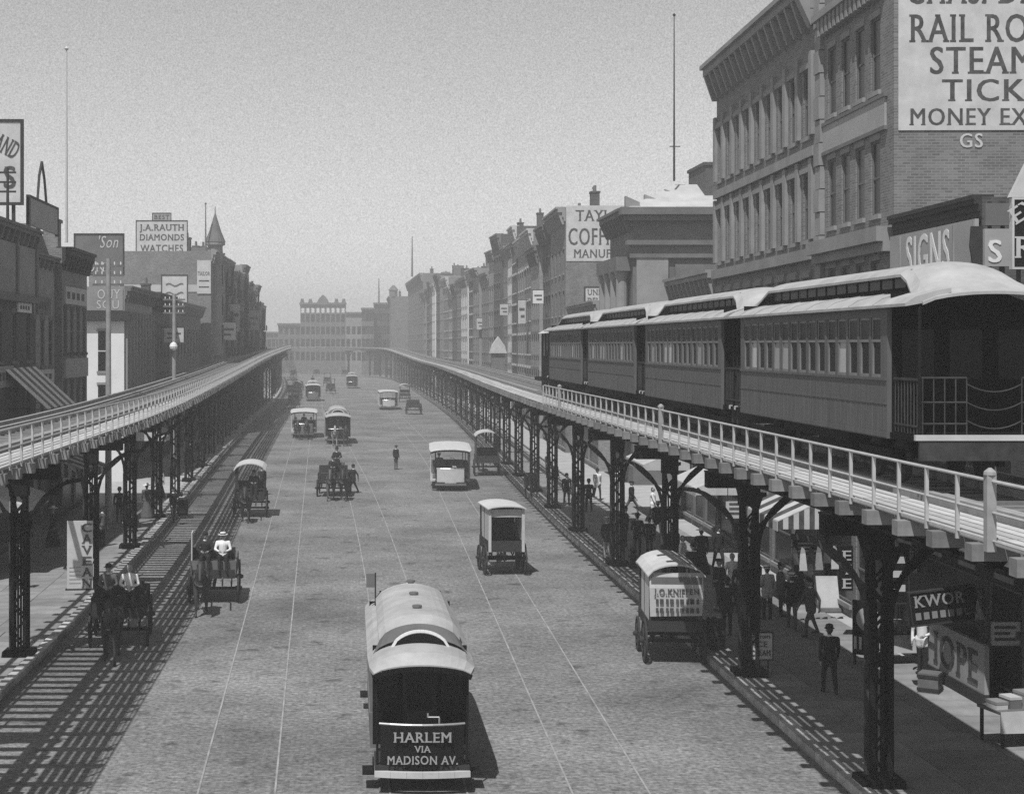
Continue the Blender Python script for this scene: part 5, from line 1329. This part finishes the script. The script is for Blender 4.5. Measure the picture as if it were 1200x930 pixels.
for lb, pose, px, py, rz_, c_, tr_, h_, sk in (
    ("man in bowler and grey coat facing the shops just past the straw hatted man", "stand", 915, 722, 80, "suit_grey", "suit", "bowler", False),
    ("woman in dark dress looking into the shop behind the striped awning", "stand", 936, 706, 100, "suit", "suit", "lady", True),
    ("man in cap lounging in shade near the canvas covered wagon", "stand2", 843, 716, -60, "suit", "suit", "cap", False),
    ("man in dark suit walking towards the viewer by the fourth column", "walk", 812, 694, 0, "suit", "suit", "bowler", False),
    ("man in white shirt standing by the fourth column", "stand2", 800, 682, 60, "shirt", "suit", "none", False),
    ("woman in black walking away near the pale awning", "stand", 822, 672, 180, "suit", "suit", "lady", True),
    ("man in straw hat in front of the bank side shop", "walk", 771, 632, 180, "suit", "suit_pale", "straw", False),
    ("man in bowler leaning toward the road beside the third column", "stand", 733, 640, -90, "suit", "suit", "bowler", False),
    ("dark pedestrian in bowler under the right railway, in line with the dark van", "walk", 664, 592, 0, "suit", "suit", "bowler", False),
    ("pedestrian in grey coat under the right railway next to a farther column", "stand", 642, 560, 40, "suit_grey", "suit", "bowler", False),
    ("boy in cap at the left pavement edge beside the barrel", "stand", 203, 612, 60, "suit", "suit_grey", "cap", False),
    ("man in shirt sleeves on the left pavement behind the lettered board", "walk", 86, 668, 90, "shirt", "suit", "bowler", False),
    ("man in dark coat at the left edge under the railway", "stand", 22, 690, 20, "suit", "suit", "bowler", False),
    ("man in bowler far up the left pavement", "walk", 240, 533, 180, "suit", "suit", "bowler", False),
    ("man in grey suit crossing the sunlit strip below the striped awning", "walk", 950, 745, -70, "suit_grey", "suit_grey", "bowler", False),
    ("woman in dark skirt and white blouse beyond the sloping white board", "stand", 958, 698, 30, "shirt", "suit", "lady", True),
    ("man with back turned close to the kerb left of the ice cream sign", "stand", 852, 744, 180, "suit", "suit", "bowler", False),
    ("thin man in straw hat facing the road in the shade of the striped awning", "stand2", 876, 700, -80, "suit_grey", "suit", "straw", False),
    ("man in dark suit under the plain awning", "walk", 842, 668, 10, "suit", "suit", "bowler", False),
    ("man in shirt sleeves crossing the bright pavement beyond the third column", "walk", 765, 612, 70, "shirt", "suit", "none", False),
    ("small boy in cap running by the bright pavement patch", "stride", 740, 603, 60, "suit", "suit_grey", "cap", False),
    ("woman in light dress by the pale awning near the bank", "stand", 725, 590, 20, "suit_pale", "suit_pale", "lady", True),
    ("man in bowler at the back of the shady group on the left pavement", "stand2", 140, 612, 20, "suit", "suit", "bowler", False),
    ("woman in black at the shop doors on the left pavement", "stand", 62, 640, 90, "suit", "suit", "lady", True),
    ("man in light jacket strolling on the left pavement near the awning", "walk", 108, 612, 180, "suit_pale", "suit", "straw", False),
    ("woman with pale skirt far up the left pavement", "stand", 232, 541, 0, "suit", "suit_pale", "lady", True)):
    person(lb, pose, at(px, py), R(rz_), c_, tr_, h_, skirt=sk)
def seated(w, label, dx, coat, hat, dy=-.28, dz=None, bed=.95, pose="sit"):
    c, s = math.cos(w.rotation_euler.z), math.sin(w.rotation_euler.z); x, y = dx, w_len[w.name] + dy
    l = w.location
    person(label, pose, (l.x + c * x - s * y, l.y + s * x + c * y, bed + .56 + (dz or 0)), w.rotation_euler.z, coat, "suit", hat)
w_len = {w5.name: -1.4 + .55, w6.name: -1.4 + .55, w4.name: -1.3 + .55, w7.name: -1.5 + .55, w1.name: -1.15 + .55}
seated(w5, "driver in dark coat on the left of the open wagon seat", -.3, "suit", "bowler"); seated(w5, "man in white shirt and straw hat on the right of the open wagon seat", .32, "shirt", "straw")
seated(w6, "driver in grey on the wagon in the shade of the left railway", -.3, "suit_grey", "bowler"); seated(w6, "man in white shirt on the wagon in the shade of the left railway", .32, "shirt", "none")
seated(w4, "driver under the white top of the covered wagon on the left", .2, "suit", "bowler")
seated(w7, "driver of the loaded dray in mid street", .0, "suit", "bowler", bed=.9)
person("man sitting up on the largest crate of the dray", "sit", (-1.2, 95.5, 1.87), 0, "suit", "suit", "bowler")
def rider(lb, car, dx, dy, dz, coat, hat, pose="sit"): person(lb, pose, (car[0] + dx, car[1] + dy, dz), 0, coat, "suit", hat)
OC = (-5.2, 156, 0)
rider("passenger in dark coat at the left of the crowded open streetcar front bench", OC, -.75, -1.75, .98, "suit", "bowler"); rider("passenger in pale coat in the middle of the crowded open streetcar front bench", OC, 0, -1.75, .98, "suit_pale", "straw"); rider("passenger at the right of the crowded open streetcar front bench", OC, .75, -1.75, .98, "suit", "bowler")
rider("driver standing on the front platform of the crowded open streetcar", OC, .1, -3.2, .56, "suit", "bowler", "stand2")
rider("driver standing on the front platform of the closed streetcar left of centre", (-1.8, 147, 0), .1, -3.35, .56, "suit_grey", "bowler", "stand2")
rider("conductor standing on the rear step of the open streetcar right of centre", (5.95, 101, 0), -.85, -3.2, .56, "suit_grey", "cap", "stand2")
person("man sitting on the roof of the dark topped streetcar far off", "sit", (-7.1, 254.8, 3.05), 0, "suit", "suit", "bowler")

# ------------------------------------------------------------------ shopfront things under the railways
def awning(label, side, x, y, L, z1, z0, proj, stripes, m=("canvas", "ink"), valance=.35):
    t = thing("awning", label, "awning", (x, y, 0), RZ if side > 0 else 0); s = -side; n = stripes; w = L / n
    for k in range(n):
        mm = m[k % 2]; g = MB(); a, b = k * w + .01, (k + 1) * w - .01
        g.add([(0.03 * s, a, z1), (0.03 * s, b, z1), (s * proj, b, z0), (s * proj, a, z0), (0.03 * s, a, z1 - .03), (0.03 * s, b, z1 - .03), (s * proj, b, z0 - .03), (s * proj, a, z0 - .03)], [(0, 1, 2, 3), (7, 6, 5, 4), (0, 3, 7, 4), (1, 5, 6, 2), (0, 4, 5, 1), (2, 6, 7, 3)])
        g.box(s * proj, s * (proj + .02), a, b, z0 - valance, z0 - .031)
        g.build("stripe", mm, t)
    k2 = 12                                  # striped gable end towards the viewer
    for k in range(k2):
        xa, xb = proj * k / k2, proj * (k + 1) / k2; zt = lambda x: z1 - (z1 - z0) * x / proj - .035
        MB().prism([(s * xa, z0 - valance * .8), (s * xb, z0 - valance * .8), (s * xb, zt(xb)), (s * xa, zt(xa))], .0, .02).build("end_stripe", m[k % 2], t)
    for yy in (.05, L - .05): MB().beam((0.03 * s, yy, z0 - .1), (s * proj, yy, z0 - .06), .04, .04).build("frame_bar", "iron", t)
    return t
awning("black and white striped awning over the right pavement behind the ice cream sign", 1, right_x(52.5), 52.5, 5.0, 4.1, 3.15, 2.1, 8)
awning("plain pale awning added as a sunlit patch farther up the right pavement", 1, right_x(66), 66, 5.5, 4.0, 3.0, 2.2, 6, ("canvas", "canvas"))  # invented pale canvas, stands in for sunlit patches under the railway
awning("pale awning added as a bright patch beside the bank on the right pavement", 1, right_x(79), 79, 6, 4.0, 3.0, 2.3, 6, ("canvas", "paint_pale"))  # also invented: light canvas in place of sunlit pavement and shopfront
awning("pale canvas awning under the left railway, nearest the viewer", -1, -15, 60, 5, 3.7, 2.9, 2.3, 5, ("canvas", "canvas"))
awning("striped awning under the left railway, second along the dark brick building", -1, -15, 76, 5, 3.7, 2.9, 2.2, 7)
awning("pale canvas awning of the corner tavern under the left railway", -1, left_x(105), 105, 6, 3.8, 2.9, 2.4, 6, ("canvas", "canvas"))
awning("wide black awning over the right shops at the near end of the pavement", 1, right_x(34), 34, 11.5, 4.5, 4.0, 1.1, 10, ("sign_black", "ink"))  # black canvas added for the deep shade over these shops
for lb, px0, px1, Y, y0, y1, m, tx, ink in (("dark hanging shop board below the striped awning in shade", 930, 962, 53, 632, 650, "sign_black", "", "sign_grey"), ("pale hanging board over the right pavement by the plain awning", 850, 880, 62, 585, 607, "sign_white", "", "ink"),
    ("dark upright board between the slanted sign and the KWOR sign", 1043, 1064, 43, 640, 706, "sign_black", "", "sign_white"), ("white price board in the shop window at the right edge", 1160, 1196, 37.8, 728, 756, "sign_white", "", "ink")):
    x0, x1, y_, z0, z1 = px_board(px0, px1, Y, y0, y1); t = board("hanging_sign", lb, "sign", (x0, x1, y_, z0, z1), m, "wood_dark", .03, None, .05)
    for q in (.2, .45, .7): MB().box(-(x1 - x0) * .35, (x1 - x0) * (.35 - .2 * (q == .45)), -.012, -.002, (z1 - z0) * q, (z1 - z0) * (q + .12)).build("painted_line", ink, t)
    for q in (-1, 1): MB().beam((q * (x1 - x0) * .4, .025, z1 - z0), (q * (x1 - x0) * .4, .025, z1 - z0 + .5), .025, .025).build("hanger", "iron", t)
t = board("ice_cream_sign", "small white board lettered ICE CREAM hanging by a right kerb column", "sign", px_board(878, 905, 42.2, 741, 772), "sign_white", "wood_dark", .025, None, .04)
text("HORTON'S", .07, "ink", t, (0, -.012, .56), width=.5, align='C', bold=.02); text("ICE", .15, "ink", t, (0, -.012, .33), width=.34, align='C', bold=.04); text("CREAM", .15, "ink", t, (0, -.012, .1), width=.52, align='C', bold=.04)
for x in (-.2, .2): MB().beam((x, .02, .75), (x, .02, -.62), .035, .035).build("leg", "wood_dark", t)
t = thing("sandwich_board", "plain white sloping board standing on the sunlit pavement", "sign board", (P(972, 720, 52.5)[0], 52.5, .15))
MB().prism([(0, .05), (.04, .05), (.38, 1.12), (.34, 1.12)], -.36, .36, axis='x').build("front_panel", "sign_white", t); MB().prism([(.7, 0), (.74, 0), (.4, 1.12), (.36, 1.12)], -.36, .36, axis='x').build("back_panel", "wood_mid", t)
MB().box(-.34, .34, -.2, .0, .0, .12).build("foot", "wood_mid", t)
t = thing("vertical_sign", "narrow upright black sign with pale letters T and E beside the white board", "sign", (P(992, 690, 47.5)[0], 47.5, P(992, 692, 47.5)[2]))
MB().box(-.2, .2, 0, .1, 0, 1.35).build("panel", "sign_black", t)
for i, c in enumerate("ETE"): text(c, .3, "sign_white", t, (0, -.015, .08 + .42 * i), align='C', bold=.04, width=.28)
t = thing("slanted_sign", "dark hanging board with a pale disc lettered F beside the nearest right column", "sign", (P(1018, 770, 43.5)[0], 43.5, P(1018, 768, 43.5)[2]), R(-35))
MB().box(-.45, .45, 0, .08, 0, 1.5).build("panel", "sign_black", t); MB().lathe([(.34, 0), (.34, .03)], 20, (0, -.035, 1.0), axis='y').build("disc", "sign_grey", t)
text("F", .4, "ink", t, (0, -.055, .8), align='C', bold=.04)
for q in range(6): MB().box(-.4 + q * .14, -.33 + q * .14, -.02, -.002, .15, .5).build("painted_line", "paint_pale", t)
MB().beam((-.4, .04, 0), (-.4, .04, -1.0), .06, .06).beam((.4, .04, 0), (.4, .04, -1.0), .06, .06).build("leg", "wood_dark", t)
t = board("fascia_sign", "black shop sign with pale capitals KWOR above a second line, in the right shade", "sign", px_board(1070, 1146, 40.2, 691, 728), "sign_black", "wood_dark", .04)
t.rotation_euler = (0, R(-7), 0)
text("KWOR", .3, "sign_grey", t, (-.74, -.015, .44), width=1.3, bold=.02)
for q in range(7): MB().box(-.74 + q * .21, -.6 + q * .21, -.015, -.002, .12, .3).build("painted_line", "stone", t)
t = thing("shop_sign", "low pale shop panel with big dark letters HOPE along the right shopfront", "sign", (15.35, 38.6, .15))
MB().box(0, .12, 0, 4.2, .3, 1.5).build("panel", "sign_grey", t); MB().box(-.05, .2, 0, 4.2, 0, .3).build("plinth", "wood_dark", t)
text("HOPE", .85, "ink", t, (-.012, 4.0, .45), rot=(R(90), 0, R(-90)), width=3.6, bold=.05)
for i, (px, py, m, s_, lb) in enumerate(((1000, 700, "wood_mid", .6, "wooden crate standing beside the upright E T E sign"), (968, 690, "paint_pale", .55, "pale crate by the shopfront behind the white board"), (930, 676, "wood_dark", .7, "dark crate against the shopfront under the striped awning"), (905, 660, "wood_mid", .6, "brown crate against the shopfront past the striped awning"), (872, 640, "paint_pale", .7, "large pale crate outside the shop with the plain awning"), (1090, 810, "wood_mid", .5, "open crate at the foot of the HOPE panel"))):
    q = at(px, py); k = thing("crate", lb, "crate", q, .2 * i, "crates outside the shops"); h = s_ / 2
    MB().box(-h, h, -h, h, .0, s_).build("box", m, k)
    for zz in (.05, s_ - .12): MB().box(-h - .02, h + .02, -h - .02, h + .02, zz, zz + .08).build("batten", "wood_dark", k)
for i, (px, py, n_, lb) in enumerate(((955, 640, 6, "row of garments hanging above the shop door right of the striped awning"), (1046, 650, 5, "row of garments hanging by the shop behind the nearest column"), (1165, 690, 6, "row of garments hanging over the goods stall at the right edge"))):
    a_ = P(px, py, 50 - 5 * i); k = thing("clothes_line", lb, "clothes", a_, R(20)); MB().tube((-.9, 0, .02), (.9, 0, .02), .015).build("rod", "iron", k)
    for q in range(n_):
        x = -.75 + 1.5 * q / (n_ - 1); hh = .55 + .2 * (q % 2)
        MB().loft([[(x - .08, -.03, 0), (x + .08, .03, 0)], [(x - .14, -.05, -.2), (x + .13, .05, -.2)], [(x - .12, .04, -hh), (x + .13, -.05, -hh)]]).build("garment", ("suit_grey", "shirt", "suit", "suit_pale")[(q + i) % 4], k)
def stall(label, loc, rz, n, pale):
    t = thing("market_stall", label, "stall", loc, rz)
    MB().box(-.9, .9, -.45, .45, .74, .8).build("table_top", "wood_mid", t)
    for x in (-.82, .82):
        for y in (-.38, .38): MB().box(x - .03, x + .03, y - .03, y + .03, 0, .74).build("leg", "wood_dark", t)
    MB().loft([[(-.92, -.47, .82), (.92, -.47, .82)], [(-.94, -.5, .35), (.94, -.49, .3)]]).build("cloth", pale, t)
    return t
for lb, loc, rz, pale in (("goods stall with striped cloth at the right edge of the pavement, nearest the viewer", (14.9, 35.2, .15), R(12), "canvas"), ("goods stall with pale cloth below the KWOR sign", (15.2, 44.2, .15), R(10), "paint_pale")):
    stall(lb, loc, rz, 6, pale)
    for i in range(5):
        x, h = -.7 + .34 * i, .16 + .09 * ((i * 7) % 3); c, s = math.cos(rz), math.sin(rz)
        b_ = thing("goods_box", ("leftmost", "second", "middle", "fourth", "rightmost")[i] + " of five boxes on the stall " + ("nearest the viewer" if loc[1] < 40 else "below the KWOR sign"), "box", (loc[0] + c * x, loc[1] + s * x, loc[2] + .8), rz, "boxes on the stalls")
        MB().box(-.14, .14, -.2, .2, 0, h).build("carton", ("sign_white", "stone_dark", "sign_grey", "ink", "whitewash")[i], b_); MB().box(-.148, .148, -.208, .208, h - .05, h + .01).build("lid", ("stone", "sign_white")[i % 2], b_)
# lettered board on the left pavement
t = thing("shop_sign", "tall lettered board leaning by the left column, blank half pale and dark letters beside", "sign", (P(95, 695, 57)[0], 57, .15), R(6))
MB().box(-.5, .42, 0, .1, 0, 2.5).build("panel", "sign_white", t); MB().box(-.56, .48, -.03, .12, -.02, .06).build("base", "wood_dark", t)
for i in range(5): MB().box(-.42, -.02, -.012, -.002, .25 + .14 * i, .28 + .14 * i).build("painted_line", "sign_grey", t)
for i, c in enumerate("NAEVAC"): text(c, .32, "ink", t, (.2, -.015, .1 + .4 * i), align='C', bold=.04, width=.36)
for lb, px, py in (("iron hydrant on the left pavement below the sunlit strip", 158, 622), ("iron hydrant on the right pavement near the wagon", 742, 665)):
    q = at(px, py); t = thing("hydrant", lb, "hydrant", q); MB().lathe([(.17, 0), (.17, .06), (.12, .08), (.12, .6), (.15, .62), (.13, .75), (.03, .85)], 12).build("barrel", "iron", t); MB().tube((-.2, 0, .45), (.2, 0, .45), .05).build("nozzle", "iron", t)
for lb, px, py in (("ash barrel standing on the left pavement by a column", 214, 604), ("dark barrel on the right pavement beside the canvas covered wagon", 838, 760)):
    q = at(px, py); t = thing("barrel", lb, "barrel", q); MB().lathe([(.24, 0), (.29, .25), (.31, .45), (.29, .65), (.25, .9)], 16).build("staves", "wood_dark", t)
    for z in (.12, .3, .6, .78): MB().lathe([(.275 + .045 * (1 - abs(z - .45) / .45), z), (.275 + .045 * (1 - abs(z - .45) / .45), z + .04)], 16).build("hoop", "iron", t)

# ------------------------------------------------------------------ the summer haze over the street
hz = MB().box(-420, 420, -60, 900, -1.0, 34).mesh("haze", [])
hm = bpy.data.materials.new("haze_air"); hm.use_nodes = True; n = hm.node_tree; n.nodes.clear()
pv = n.nodes.new("ShaderNodeVolumePrincipled"); pv.inputs["Density"].default_value = 0.0014; pv.inputs["Color"].default_value = (.95, .95, .95, 1); pv.inputs["Anisotropy"].default_value = 0.0
mo = n.nodes.new("ShaderNodeOutputMaterial"); n.links.new(pv.outputs[0], mo.inputs["Volume"])
hz.materials.append(hm); o = link("haze", hz); tag(o, kind="stuff")
